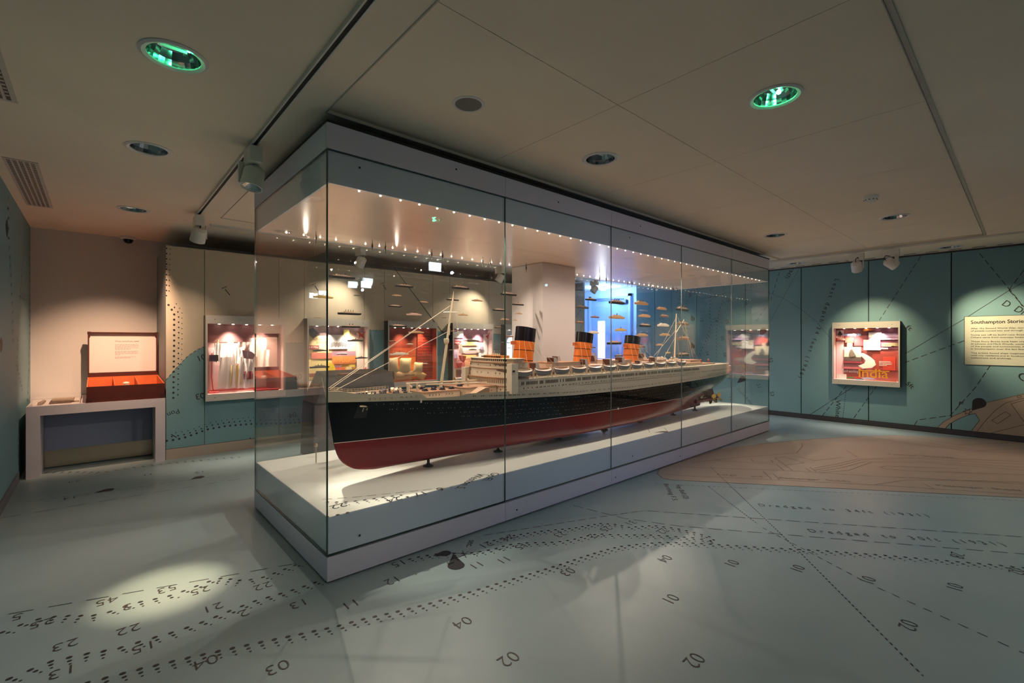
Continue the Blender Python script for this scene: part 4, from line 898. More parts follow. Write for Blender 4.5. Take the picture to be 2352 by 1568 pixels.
# lifeboats on davits
boat = None
BOATW = mat('boat_white', (.66, .60, .52), .4); BOATG = mat('boat_grey', (.28, .27, .27), .5)
for sd in (-1, 1):
    for k in range(12):
        x = 2.861 + .2585 * k; y = SYC + sd * .345; z = 1.165
        if boat is None:
            mb = MB(); prof = []
            for i in range(15):
                u = i / 14; hb = .034 * (1 - abs(2 * u - 1) ** 2.6); sh = .012 * (2 * u - 1) ** 2
                prof.append([(x - .11 + .22 * u, y + hb * math.cos(a), z + sh + (.0 if a in (0, math.pi) else -.045 * math.sin(a) * (1 - .4 * abs(2 * u - 1) ** 3))) for a in [math.pi * j / 6 for j in range(7)]])
            mb.grid(prof); boat = mb.build('lifeboat', BOATG, liner, smooth=True); b0 = Vector((x, y, z))
            mb = MB(); mb.grid([[(p[0][0], p[0][1], p[0][2] + .001), (p[3][0], y, p[0][2] + .012), (p[6][0], p[6][1], p[6][2] + .001)] for p in prof]); cov = mb.build('boat_cover', BOATW, boat, smooth=True)
            mb = MB(); mb.tube([(p[0][0], p[0][1], p[0][2]) for p in prof], .0032, 5); mb.tube([(p[6][0], p[6][1], p[6][2]) for p in prof], .0032, 5); rub = mb.build('gunwale', DBROWN, boat)
            mb = MB()
            for dx in (-.105, .105): mb.tube([(x + dx, SYC + sd * .30, 1.104), (x + dx, SYC + sd * .31, 1.15), (x + dx * .95, SYC + sd * .33, 1.195), (x + dx * .9, SYC + sd * .345, 1.185)], .0045, 6); mb.tube([(x + dx, SYC + sd * .36, 1.104), (x + dx, SYC + sd * .355, 1.135)], .004, 5)
            dav = mb.build('davit', SUPW, liner)
        else:
            o = boat.copy(); COL.objects.link(o); o.parent = liner; o.location = Vector((x, y, z)) - b0
            for ch in (cov, rub): c = ch.copy(); COL.objects.link(c); c.parent = o
            if sd < 0: c = dav.copy(); COL.objects.link(c); c.parent = liner; c.location = Vector((x, y, z)) - b0
# rails along the boat deck
mb = MB()
for sd in (-1, 1):
    for z in (1.116, 1.126): mb.tube([(SX0 + s, SYC + sd * (half(s, .53) - .004), z) for s in [1.6 + .1 * k for k in range(45)]], .001, 4)
mb.build('deck_rail', MASTM, liner)
# stern: rudder, shafts and propellers
mb = MB(); q = [(SX0 + s, SYC, KZ + z) for s, z in ((5.93, .20), (5.93, .02), (6.02, .01), (6.13, .05), (6.15, .14), (6.09, .23))]; mb.prism([Vector(p) + Vector((0, -.012, 0)) for p in q], (0, .024, 0)); mb.build('rudder', RED, liner)
for dx, dy, z in ((5.62, -.17, .09), (5.62, .17, .09), (5.98, -.085, .075), (5.98, .085, .075)):
    c = Vector((SX0 + dx + .12, SYC + dy, KZ + z)); mb = MB(); mb.cyl(c - Vector((.55, -dy * .1, -.01)), c, .024, .018, 10); mb.build('shaft_housing', RED, liner, smooth=True)
    mb = MB(); mb.lathe(c, [(.02, -.01), (.02, .02), (.008, .05), (.0005, .055)], 10, (1, 0, 0))
    for b in range(4):
        a = math.pi / 2 * b + .5; d1 = Vector((0, math.cos(a), math.sin(a))); d2 = Vector((0, -math.sin(a), math.cos(a))); pts = []
        for j in range(10):
            th = 2 * math.pi * j / 10; pts.append(c + Vector((.01, 0, 0)) + d1 * (.052 + .036 * math.cos(th)) + d2 * (.027 * math.sin(th)) + Vector((.014 * math.sin(th), 0, 0)))
        mb.prism(pts, (.005, 0, 0))
    mb.build('propeller', BRASS, liner)
# stands
for x, y in ((2.08, 3.40), (2.85, 3.40), (3.7, 3.40), (4.5, 3.40), (5.25, 3.40), (6.1, 3.40), (6.75, 3.40)):
    mb = MB(); mb.lathe((x, y - .02, ZD_), [(.0001, 0), (.045, 0), (.045, .008), (.022, .016), (.012, .03), (.012, .075)], 14); mb.build('stand', mat('stand_dark', (.02, .018, .02), .4), liner, smooth=True)
# brass badge amidships
mb = MB(); c = Vector(HP(3.05, ZW + .004, -1, .002)); mb.lathe(c, [(.008, -.002), (.012, -.002), (.012, .002)], 14, (0, 1, 0)); mb.build('badge', LINEM, liner)
# ------------------------------------------------------------------ desk with glazed tray, suitcase
DX0, DX1, DY0, DY1, DZ = -.555, .613, 6.97, YB - .005, .757
LAV = mat('desk_laminate', (.60, .57, .62), .4, noise=.02, scale=3)
desk = thing('display_desk', ((DX0 + DX1) / 2, 7.5, 0), 'pale lilac display desk with block legs in the corner', 'desk')
MB().box(DX0, DX0 + .105, DY0, DY0 + .42, 0, DZ - .1).build('leg', LAV, desk); MB().box(DX1 - .095, DX1, DY0, DY0 + .42, 0, DZ - .1).build('leg', LAV, desk)
MB().box(DX0, DX1, DY0, DY0 + .02, DZ - .1, DZ).build('apron', LAV, desk)
MB().box(DX0 + .105, DX1 - .095, 7.43, 7.45, .2, DZ - .1).build('back_panel', mat('modesty_blue', (.26, .30, .44), .5), desk)
MB().box(DX0 + .105, DX1 - .095, 7.425, 7.452, .012, .2).build('kick_plate', STEEL, desk)
TRX0, TRX1, TRY0, TRY1 = -.515, -.135, DY0 + .05, 7.85
MB().box(TRX1, DX1, DY0 + .02, DY1, DZ - .1, DZ).build('top', LAV, desk)
MB().box(DX0, TRX0, DY0 + .02, DY1, DZ - .1, DZ).build('top', LAV, desk); MB().box(TRX0, TRX1, DY0 + .02, TRY0, DZ - .1, DZ).build('top', LAV, desk); MB().box(TRX0, TRX1, TRY1, DY1, DZ - .1, DZ).build('top', LAV, desk)
MB().box(TRX0, TRX1, TRY0, TRY1, DZ - .1, DZ - .012).build('tray_floor', mat('tray_white', (.72, .66, .64), .5), desk)
mb = MB(); mb.box(TRX0, TRX1, TRY0, TRY0 + .004, DZ, DZ + .07); mb.box(TRX0, TRX1, TRY1 - .004, TRY1, DZ, DZ + .07); mb.box(TRX0, TRX0 + .004, TRY0 + .004, TRY1 - .004, DZ, DZ + .07); mb.box(TRX1 - .004, TRX1, TRY0 + .004, TRY1 - .004, DZ, DZ + .07); mb.box(TRX0, TRX1, TRY0, TRY1, DZ + .0705, DZ + .0745)
mb.build('glass_cover', BOXGLASS, desk)
zt = DZ - .0115
PAPER = mat('old_paper', (.42, .33, .26), .7, noise=.15, scale=15); LEATH = mat('old_leather', (.16, .10, .08), .6, noise=.2, scale=20)
b = tag(MB().box(-.40, -.22, 7.25, 7.55, zt, zt + .018).build('notebook', LEATH, bevel=.004), 'worn dark notebook lying under the desk glass', 'notebook')
b = tag(MB().box(-.38, -.20, 7.28, 7.60, zt + .0185, zt + .05).build('folded_papers', PAPER, bevel=.006), 'bundle of folded brown papers under the desk glass', 'papers')
b = tag(MB().cyl((-.47, 7.2, zt + .02), (-.45, 7.45, zt + .02), .018, n=14).build('rolled_document', PAPER, smooth=True), 'rolled brown document at the tray edge under glass', 'document')
mb = MB(); mb.lathe((-.18, 7.35, zt + .006), [(.0001, .006), (.02, .006), (.026, 0), (.024, -.005), (.0001, -.006)], 16); mb.cyl((-.18, 7.385, zt + .006), (-.18, 7.41, zt + .006), .005, n=8)
tag(mb.build('pocket_watch', mat('watch_metal', (.45, .35, .22), .3, metal=.8), smooth=True), 'small round pocket watch lying under the desk glass', 'watch')
# suitcase
SXA, SXB, SYA, SYB_ = -.09, .608, 6.985, 7.86
LEA = mat('suitcase_leather', (.075, .008, .003), .6, noise=.12, scale=25); LIN = mat('suitcase_lining', (.62, .15, .045), .55, noise=.06, scale=12); DKC = mat('corner_leather', (.06, .012, .010), .4)
suit = thing('suitcase', ((SXA + SXB) / 2, 7.25, DZ), 'open brown leather suitcase with a printed board in its lid', 'suitcase')
tk = .012; zf, zbk = DZ + .178, DZ + .235
MB().box(SXA, SXB, SYA, SYA + tk, DZ, zf).build('front_side', LEA, suit); MB().box(SXA, SXB, SYB_ - tk, SYB_, DZ, zbk).build('back_side', LIN, suit)
for x in (SXA, SXB - tk): MB().hexa([(x, SYA + tk, DZ), (x + tk, SYA + tk, DZ), (x + tk, SYB_ - tk, DZ), (x, SYB_ - tk, DZ)], [(x, SYA + tk, zf), (x + tk, SYA + tk, zf), (x + tk, SYB_ - tk, zbk), (x, SYB_ - tk, zbk)]).build('end_side', LIN, suit)
MB().box(SXA + tk, SXB - tk, SYA + tk, SYB_ - tk, DZ, DZ + .06).build('bottom', LIN, suit)
for x in (.148, .362): MB().hexa([(x, SYA + tk, DZ + .06), (x + .006, SYA + tk, DZ + .06), (x + .006, SYB_ - tk, DZ + .06), (x, SYB_ - tk, DZ + .06)], [(x, SYA + tk, zf - .004), (x + .006, SYA + tk, zf - .004), (x + .006, SYB_ - tk, zbk - .004), (x, SYB_ - tk, zbk - .004)]).build('divider', LIN, suit)
mb = MB(); 
for x in (SXA, SXB):
    s_ = 1 if x == SXA else -1; mb.box(min(x - s_ * .004, x + s_ * .05), max(x - s_ * .004, x + s_ * .05), SYA - .004, SYA + .0, DZ, DZ + .05)
mb.build('corner_guard', DKC, suit); 
LY, LZ0, LZ1 = 7.93, DZ + .272, DZ + .803
mb = MB(); mb.box(SXA, SXB, LY, LY + .02, LZ0, LZ1)
lid = mb.build('lid', LEA, suit)
mb = MB(); dl = .06
mb.box(SXA, SXA + .012, LY - dl, LY, LZ0, LZ1); mb.box(SXB - .012, SXB, LY - dl, LY, LZ0, LZ1); mb.box(SXA, SXB, LY - dl, LY, LZ1 - .012, LZ1); mb.box(SXA, SXB, LY - dl, LY, LZ0, LZ0 + .012)
mb.build('lid_rim', LEA, lid); mb = MB(); mb.box(SXA - .004, SXA + .03, LY - dl - .003, LY + .02, LZ1 - .03, LZ1 + .004); mb.box(SXB - .03, SXB + .004, LY - dl - .003, LY + .02, LZ1 - .03, LZ1 + .004); mb.build('corner_guard', DKC, lid)
MB().box(.02, .52, LY - .03, LY, LZ0 - .045, LZ0 - .02).build('hinge_strip', LIN, suit)
MB().box(SXA, SXB, SYB_ - .01, LY + .02, zbk - .03, LZ0 + .002).build('back_flap', LEA, suit)
brd = MB().box(SXA + .014, SXB - .014, LY - .012, LY - .002, LZ0 + .014, LZ1 - .014).build('text_board', mat('board_cream', (.78, .70, .66), .55), lid)
TXT = mat('text_brown', (.12, .07, .06), .6)
text('What would you take?', (.17, LY - .0135, LZ1 - .125), (1, 0, 0), (0, 0, 1), .017, TXT, brd, width=.245)
mb = MB()
for i, wd in enumerate((.235, .24, .23, .245, .155, 0, .24, .23, .235, .05, 0, .21, .155)):
    if wd: z = LZ1 - .165 - .0145 * i; k = 0; x = .17
    while wd and k < wd:
        l = min(random.uniform(.012, .035), wd - k); mb.poly([(x + k, LY - .0135, z), (x + k + l, LY - .0135, z), (x + k + l, LY - .0135, z + .0048), (x + k, LY - .0135, z + .0048)]); k += l + .006
mb.build('small_print', mat('print_grey', (.42, .34, .32), .6), brd)['kind'] = 'stuff'
mb = MB(); mb.lathe((.262, 7.34, DZ + .062), [(.0001, 0), (.075, 0), (.085, .05), (.05, .085), (.02, .095), (.02, .105), (.034, .115), (.030, .128), (.0001, .134)], 20)
tag(mb.build('lidded_pot', mat('pot_white', (.75, .68, .60), .4), smooth=True), 'small white lidded pot inside the open suitcase', 'pot')

# ------------------------------------------------------------------ story boxes
FRAME = mat('box_frame', (.56, .53, .48), .4); BOXSIDE = mat('box_side', (.02, .03, .03), .4)
BW, BH, BD = .93, 1.08, .14
STC = {}
def flatm(c, r=.6):
    k = 'print_%d_%d_%d' % tuple(int(v * 999) for v in c); return mat(k, c, r)
class Frame3:
    """local wall frame: a along the wall (left to right for the viewer), b up, d out of the wall"""
    def __init__(s, o, ax, out): s.o = Vector(o); s.a = Vector(ax); s.d = Vector(out)
    def P(s, a, b, d): return s.o + s.a * a + Vector((0, 0, b)) + s.d * d
    def box(s, mb, a0, a1, b0, b1, d0, d1):
        return mb.hexa([s.P(a0, b0, d0), s.P(a1, b0, d0), s.P(a1, b0, d1), s.P(a0, b0, d1)], [s.P(a0, b1, d0), s.P(a1, b1, d0), s.P(a1, b1, d1), s.P(a0, b1, d1)])
def story_box(fr, label, back, power=14, warm=(1, .84, .66), sidecol=(.6, .36, .34), aim=.25):
    t = thing('story_box', fr.P(BW / 2, 0, 0), label, 'display box', 'lit story boxes on the walls')
    def bx(nm, m, *a, parent=t): return fr.box(MB(), *a).build(nm, m, parent)
    bx('side_panel', BOXSIDE, 0, .018, 0, BH, .002, BD); bx('side_panel', BOXSIDE, BW - .018, BW, 0, BH, .002, BD); bx('top_panel', BOXSIDE, .018, BW - .018, BH - .018, BH, .002, BD); bx('bottom_panel', BOXSIDE, .018, BW - .018, 0, .018, .002, BD)
    bx('top_rail', FRAME, .0, BW, BH - .105, BH, BD, BD + .012); bx('bottom_rail', FRAME, .0, BW, 0, .085, BD, BD + .012); bx('side_rail', FRAME, 0, .022, .085, BH - .105, BD, BD + .012); bx('side_rail', FRAME, BW - .022, BW, .085, BH - .105, BD, BD + .012)
    bx('back_board', flatm(back), .018, BW - .018, .018, BH - .018, .002, .012)
    bx('inner_side', flatm(sidecol), .018, .024, .085, BH - .105, .012, BD - .002); bx('inner_side', flatm(sidecol), BW - .024, BW - .018, .085, BH - .105, .012, BD - .002)
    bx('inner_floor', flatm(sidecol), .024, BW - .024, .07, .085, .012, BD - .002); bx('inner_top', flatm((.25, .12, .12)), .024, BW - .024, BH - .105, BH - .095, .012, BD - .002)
    bx('glass_pane', BOXGLASS, .022, BW - .022, .085, BH - .105, BD + .002, BD + .006)
    for k in range(5):
        c = fr.P(.16 + .155 * k, BH - .106, .075); MB().lathe(c, [(.0001, -.004), (.012, -.004), (.016, .003)], 10).build('lamp', mat('box_lamp', (1, .9, .8), .4, emit=(1, .9, .75), es=14), t)
    for u in (.1, BW - .1):
        for vv in (BH - .05, .042): c = fr.P(u, vv, BD + .012); MB().lathe(c, [(.0001, .001), (.004, .001), (.005, 0)], 8, tuple(fr.d)).build('screw', BLACK, t)
    ctr = fr.P(BW / 2, BH - .112, .085)
    for k in (.3, .7): spot_lamp('box_light', fr.P(BW * k, BH - .112, BD - .018), fr.P(BW * k, aim, .055), power * P_BOX * 1.7, 92, 1.0, warm, .03, t)
    return t
def art(t, fr, items):
    """flat prints, cut-outs and bands of painted light or shade layered inside a box: (a0, b0, a1, b1, colour, depth[, name])"""
    for it in items:
        a0, b0, a1, b1, c, d = it[:6]; nm = it[6] if len(it) > 6 else 'print'
        A, Bv = .03 + a0 * (BW - .06), .09 + b0 * (BH - .2); A1, B1 = .03 + a1 * (BW - .06), .09 + b1 * (BH - .2)
        fr.box(MB(), A, A1, Bv, B1, d, d + .004).build(nm, flatm(c), t)
def blob(t, fr, pts, c, d, nm='cut_out', th=.006):
    q = [fr.P(.03 + a * (BW - .06), .09 + b_ * (BH - .2), d) for a, b_ in pts]; MB().prism(q, fr.d * th).build(nm, flatm(c), t)
def btext(t, fr, s, a, b_, h, c, d, width=None):
    text(s, fr.P(.03 + a * (BW - .06), .09 + b_ * (BH - .2), d + .0055), fr.a, (0, 0, 1), h, flatm(c), t, 'lettering', width=width * (BW - .06) if width else None, thick=.008)
def lines(t, fr, a0, a1, b1, n, step, c, d, h=.006):
    mb = MB()
    for k in range(n):
        e = a1 - (random.random() * .12 * (a1 - a0) if k < n - 1 else .4 * (a1 - a0)); A, A1 = .03 + a0 * (BW - .06), .03 + e * (BW - .06); Bv = .09 + (b1 - k * step) * (BH - .2)
        fr.box(mb, A, A1, Bv, Bv + h, d, d + .002)
    mb.build('small_print', flatm(c), t)['kind'] = 'stuff'
BZ = .69; BXs = [1.005, 2.225, 3.472, 4.722, 5.972]
def pf(x): return Frame3((x, YP, BZ), (1, 0, 0), (0, -1, 0))
# 1: washing on a line, bags
fr = pf(BXs[0]); t = story_box(fr, 'story box with white washing pegged on a line and plastic bags', (.55, .33, .32), 15)
art(t, fr, [(0, .74, 1, 1, (.22, .09, .09), .014), (.80, .02, .99, .74, (.28, .12, .12), .02, 'side_board'), (.02, .50, .26, .66, (.62, .5, .5), .016), (.0, .02, .8, .05, (.50, .1, .1), .05)])  # dark band across the top paints in the unlit upper part
def cloth(a0, b0, a1, b1, c, d, nm, flare=0.0, n=10):
    rows = []
    for j in range(7):
        f = j / 6; row = []
        for i in range(n + 1):
            g_ = i / n; a = a0 + (a1 - a0) * g_; a = a + (a - (a0 + a1) / 2) * flare * f; row.append(fr.P(.03 + a * (BW - .06), .09 + (b1 + (b0 - b1) * f) * (BH - .2) + .006 * math.sin(9 * g_) * f, d + .012 * math.sin(g_ * 14 + f * 2)))
        rows.append(row)
    mb = MB(); mb.grid(rows); mb.grid([[p + fr.d * .003 for p in r] for r in rows]); return mb.build(nm, flatm(c), t, smooth=True)
CLW = (.80, .76, .72)
cloth(.09, .45, .17, .73, CLW, .06, 'hanging_cloth'); cloth(.25, .46, .33, .75, CLW, .065, 'hanging_cloth'); cloth(.36, .42, .45, .66, CLW, .05, 'hanging_cloth'); cloth(.55, .52, .78, .80, CLW, .06, 'hanging_shirt'); cloth(.66, .36, .82, .62, CLW, .07, 'hanging_shirt', .1)
cloth(.40, .62, .60, .74, (.5, .36, .32), .03, 'hanging_cloth')
BAG = (.55, .45, .42)
cloth(.16, .06, .34, .52, BAG, .085, 'plastic_bag', .45); cloth(.40, .05, .60, .52, (.72, .60, .58), .09, 'plastic_bag', .2); cloth(.30, .10, .42, .40, (.72, .52, .24), .08, 'plastic_bag', .3); cloth(.46, .18, .58, .30, (.24, .06, .07), .10, 'red_cloth')
blob(t, fr, [(.44, .62), (.56, .60), (.62, .55), (.58, .48), (.46, .5)], (.12, .06, .08), .1, 'dark_cloth')
mb = MB(); mb.tube([fr.P(.025 + .88 * k / 12, .09 + .88 * (.735 - .04 * math.sin(math.pi * k / 12)), .07) for k in range(13)], .002, 5); mb.build('washing_line', flatm((.3, .1, .08)), t)
for a, b_ in ((.13, .74), (.29, .76), (.65, .80), (.48, .56)): 
    p = fr.P(.03 + a * .87, .09 + b_ * .88, .08); MB().cyl(p - fr.a * .006 - Vector((0, 0, .03)), p + fr.a * .006 + Vector((0, 0, .035)), .006, n=6).build('clothes_peg', flatm((.72, .52, .2)), t)
mb = MB(); mb.tube([fr.P(.075, .6, .1), fr.P(.075, .5, .1), fr.P(.07, .3, .11), fr.P(.085, .15, .11), fr.P(.1, .12, .1)], .005, 6)
mb.tube([fr.P(.05 + .05 * (k % 3), .1 + .012 * (k % 2), .08 + .006 * k) for k in range(8)], .006, 6); mb.build('red_cord', flatm((.55, .02, .03)), t)
mb = MB(); fr.box(mb, .05, .14, .5, .58, .07, .12); mb.build('camera', flatm((.05, .03, .05)), t); mb = MB(); fr.box(mb, .56, .85, .09, .105, .05, .13); mb.build('red_book', flatm((.45, .03, .04)), t)
# 2: 1970s collage
fr = pf(BXs[1]); t = story_box(fr, 'story box with yellow and orange 1970s collage', (.62, .46, .36), 13, sidecol=(.72, .55, .48))
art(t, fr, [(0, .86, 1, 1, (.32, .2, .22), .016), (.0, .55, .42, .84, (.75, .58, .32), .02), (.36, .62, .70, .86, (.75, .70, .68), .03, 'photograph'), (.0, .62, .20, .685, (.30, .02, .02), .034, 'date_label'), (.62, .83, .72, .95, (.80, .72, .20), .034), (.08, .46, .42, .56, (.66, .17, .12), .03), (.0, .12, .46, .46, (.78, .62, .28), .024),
            (.42, .36, .84, .50, (.72, .22, .08), .036), (.42, .50, .84, .58, (.36, .20, .26), .032, 'boat_print'), (.42, .12, .84, .36, (.74, .42, .10), .03), (.46, .22, .64, .30, (.68, .14, .05), .04), (.60, .12, .76, .22, (.68, .18, .05), .042), (.66, .22, .76, .31, (.80, .60, .34), .046), (.72, .30, .82, .34, (.78, .55, .10), .04), (.44, .30, .58, .34, (.30, .14, .18), .04), (.03, .16, .14, .22, (.30, .08, .05), .036), (.18, .15, .26, .21, (.28, .10, .06), .036), (.0, .0, .16, .10, (.78, .74, .70), .06, 'caption_card'), (.86, .06, .99, .9, (.76, .66, .60), .02)])
blob(t, fr, [(.36, .40), (.44, .36), (.47, .28), (.45, .18), (.40, .12), (.34, .12), (.33, .22), (.30, .30)], (.80, .56, .05), .05); blob(t, fr, [(.0, .92), (.1, .98), (.2, .88), (.12, .84)], (.05, .05, .12), .03); blob(t, fr, [(.05, .86), (.12, .94), (.16, .84), (.10, .80)], (.03, .02, .03), .04)
blob(t, fr, [(.76, .24), (.86, .18), (.92, .2), (1.0, .30), (1.0, .20), (.93, .10), (.86, .12)], (.66, .05, .03), .09, 'red_bird'); blob(t, fr, [(.84, .93), (.93, .88), (1.0, .93), (.95, .86), (.98, .8), (.9, .84), (.87, .78), (.88, .87)], (.66, .08, .05), .08, 'red_plane')
mb = MB()
for k in range(12): a, b_ = .40 + .024 * k, .665 + .02 * ((k * 7) % 5) / 5; fr.box(mb, .03 + a * .87, .03 + (a + .014) * .87, .09 + (b_ - .015) * .88, .09 + (b_ + .06) * .88, .034, .036)
mb.build('photograph_figures', flatm((.16, .12, .12)), t)
btext(t, fr, 'CREATING', .12, .775, .034, (.3, .12, .06), .026, .26); btext(t, fr, 'BRITAIN', .16, .725, .034, (.3, .12, .06), .026, .24); btext(t, fr, '1970s', .04, .634, .034, (.85, .75, .68), .04, .14); btext(t, fr, 'REFUGEES', .44, .39, .075, (.78, .36, .06), .042, .40)
lines(t, fr, .72, .84, .93, 5, .022, (.55, .35, .2), .026); lines(t, fr, .5, .8, .54, 1, .03, (.85, .8, .8), .038)
# 3: glowing sacks before a tower block
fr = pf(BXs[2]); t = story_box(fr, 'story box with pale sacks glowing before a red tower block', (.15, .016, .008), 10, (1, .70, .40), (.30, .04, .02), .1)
art(t, fr, [(0, .0, .62, .30, (.66, .20, .02), .016), (0, .30, .62, .45, (.50, .11, .012), .0165), (0, .45, .62, .62, (.30, .045, .01), .017), (.66, .0, 1, 1, (.34, .028, .012), .024, 'tower_block'), (.0, .0, .72, .04, (.55, .22, .06), .06)])  # stepped orange bands paint in the glow fading up the back
mb = MB()
for r_ in range(17):
    for c_ in range(9): a, b_ = .675 + .036 * c_, .03 + .057 * r_; fr.box(mb, .03 + a * .87, .03 + (a + .022) * .87, .09 + b_ * .88, .09 + (b_ + .034) * .88, .026, .030)
mb.build('tower_windows', flatm((.10, .008, .008)), t)['kind'] = 'stuff'
def sack(a, b_, w_, h_, tilt, c):
    rows = []; c0 = Vector((a, 0, b_)); n = 9
    for sgn in (1, -1):
        rows = []
        for j in range(n):
            row = []
            for i in range(n):
                x, y = i / (n - 1) * 2 - 1, j / (n - 1) * 2 - 1; bul = .035 * max(0, (1 - x * x) * (1 - y * y)) ** .5
                px = x * w_ * (1 - .12 * (1 - abs(y)) ** 1 * 0 - .10 * (1 - y * y) * 0 + .08 * y * y); py = y * h_ * (1 + .08 * x * x); q = (px * math.cos(tilt) - py * math.sin(tilt), px * math.sin(tilt) + py * math.cos(tilt))
                row.append(fr.P(.03 + (a + q[0]) * .87, .09 + (b_ + q[1]) * .88, .08 + sgn * bul))
            rows.append(row)
        mb_.grid(rows)
for a, b_, w_, h_, tl, c in ((.10, .30, .11, .14, .08, (.62, .5, .34)), (.36, .30, .12, .13, -.05, (.70, .58, .36)), (.64, .24, .10, .10, -.12, (.66, .54, .34)), (.30, .10, .22, .085, .0, (.50, .34, .20)), (.66, .10, .14, .08, -.5, (.58, .40, .2)), (.06, .12, .07, .10, .1, (.08, .05, .05))):
    mb_ = MB(); sack(a, b_, w_, h_, tl, c); mb_.build('sack', flatm(c), t, smooth=True)
# 4: technology collage with boats
fr = pf(BXs[3]); t = story_box(fr, 'story box with pink and red technology collage and sailing boats', (.62, .34, .34), 12, sidecol=(.68, .46, .46))
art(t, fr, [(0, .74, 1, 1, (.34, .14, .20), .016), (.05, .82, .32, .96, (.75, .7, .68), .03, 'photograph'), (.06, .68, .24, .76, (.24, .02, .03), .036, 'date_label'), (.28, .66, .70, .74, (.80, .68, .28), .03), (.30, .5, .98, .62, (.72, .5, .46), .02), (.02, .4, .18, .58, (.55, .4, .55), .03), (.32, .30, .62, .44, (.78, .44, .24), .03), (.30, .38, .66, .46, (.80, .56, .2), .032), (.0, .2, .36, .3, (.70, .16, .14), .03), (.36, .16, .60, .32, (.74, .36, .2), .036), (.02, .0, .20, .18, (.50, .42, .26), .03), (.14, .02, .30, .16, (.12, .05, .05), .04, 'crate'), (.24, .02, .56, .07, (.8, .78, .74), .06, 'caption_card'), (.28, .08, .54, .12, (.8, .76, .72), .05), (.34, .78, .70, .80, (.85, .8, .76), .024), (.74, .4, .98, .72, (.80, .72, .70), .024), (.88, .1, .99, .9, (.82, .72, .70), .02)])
blob(t, fr, [(.16, .46), (.36, .44), (.30, .30), (.20, .36)], (.36, .03, .02), .08, 'sail'); blob(t, fr, [(.20, .66), (.26, .66), (.30, .5), (.18, .5)], (.5, .4, .36), .07, 'sail'); blob(t, fr, [(.10, .30), (.26, .30), (.22, .20), (.15, .20)], (.45, .05, .03), .08, 'bowl'); blob(t, fr, [(.88, .86), (.96, .9), (1, .96), (.97, .84), (.94, .8)], (.6, .05, .06), .08, 'red_plane')
btext(t, fr, 'CITY', .04, .42, .05, (.2, .12, .28), .05, .12); btext(t, fr, 'TECHNOLOGY', .05, .34, .055, (.62, .10, .14), .05, .52); btext(t, fr, '1960s', .08, .70, .03, (.7, .5, .45), .042, .14); lines(t, fr, .36, .86, .58, 4, .03, (.8, .68, .66), .03)
c = fr.P(.03 + .82 * .87, .09 + .60 * .88, .04); MB().lathe(c, [(.0001, .004), (.04, .004), (.045, 0)], 16, tuple(fr.d)).build('portrait', flatm((.35, .25, .35)), t)
# 5: pale box behind the first funnel
fr = pf(BXs[4]); t = story_box(fr, 'bright white story box partly hidden behind the first funnel', (.66, .66, .70), 15, (.9, .93, 1), (.6, .6, .62))
art(t, fr, [(.02, .72, .98, .98, (.25, .26, .28), .016), (.05, .05, .3, .68, (.8, .8, .82), .03, 'panel'), (.36, .05, .62, .68, (.8, .8, .82), .03, 'panel'), (.68, .05, .94, .68, (.78, .78, .8), .03, 'panel')])
# 6: right wall, 1950s
fr = Frame3((XR, 2.325, BZ), (0, -1, 0), (-1, 0, 0)); t = story_box(fr, 'story box with red 1950s collage and orange india lettering', (.30, .07, .06), 15, (1, .88, .72), (.62, .36, .36))
art(t, fr, [(0, .04, .13, .97, (.66, .40, .42), .02), (.13, .66, .5, .98, (.30, .07, .08), .018), (.5, .6, 1, 1, (.20, .05, .09), .018), (.14, .36, .42, .64, (.62, .54, .38), .036, 'photograph'), (.14, .36, .42, .44, (.10, .06, .05), .040), (.12, .32, .42, .36, (.62, .10, .14), .034), (.14, .16, .5, .32, (.16, .05, .06), .03), (.0, .765, .16, .815, (.34, .01, .015), .046, 'date_label'), (.16, .72, .30, .82, (.66, .10, .06), .04, 'lamp_shade'), (.19, .64, .28, .72, (.74, .48, .36), .038), (.46, .58, .72, .78, (.82, .78, .72), .036), (.54, .82, .74, .92, (.75, .72, .72), .034, 'photograph'), (.74, .82, .99, .90, (.45, .28, .46), .03), (.54, .78, .99, .815, (.52, .34, .54), .036), (.74, .66, .99, .72, (.36, .26, .12), .03), (.60, .2, 1, .55, (.26, .03, .015), .022), (.76, .2, .95, .45, (.42, .03, .01), .026), (.02, .0, .19, .095, (.82, .76, .72), .08, 'caption_card'), (.19, .015, .32, .045, (.08, .18, .06), .07), (.13, .2, .46, .24, (.5, .12, .14), .034)])
blob(t, fr, [(.46, .98), (.52, 1.0), (.58, .985), (.64, .975), (.56, .955), (.46, .945)], (.72, .18, .02), .05); blob(t, fr, [(.03, .88), (.07, .97), (.09, .93), (.12, .89), (.08, .86)], (.015, .012, .015), .045)
blob(t, fr, [(.38, .52), (.46, .52), (.56, .46), (.64, .38), (.66, .30), (.60, .24), (.46, .22), (.38, .27), (.48, .32), (.50, .38), (.44, .45)], (.84, .80, .70), .07, 'white_cloth'); blob(t, fr, [(.30, .045), (.42, .06), (.46, .03), (.40, .01)], (.60, .06, .03), .09, 'cloth'); blob(t, fr, [(.42, .04), (.56, .06), (.68, .02), (.5, .0)], (.5, .52, .72), .095, 'cloth'); blob(t, fr, [(.33, .012), (.45, .018), (.44, -.004), (.34, -.004)], (.1, .3, .4), .1, 'cloth'); blob(t, fr, [(.5, .008), (.75, .014), (.98, .03), (.98, -.004), (.5, -.004)], (.5, .14, .08), .11, 'cloth')
blob(t, fr, [(.24, .44), (.28, .44), (.34, .46), (.30, .54), (.27, .60), (.24, .57), (.22, .50)], (.16, .11, .08), .042, 'portrait_figure')
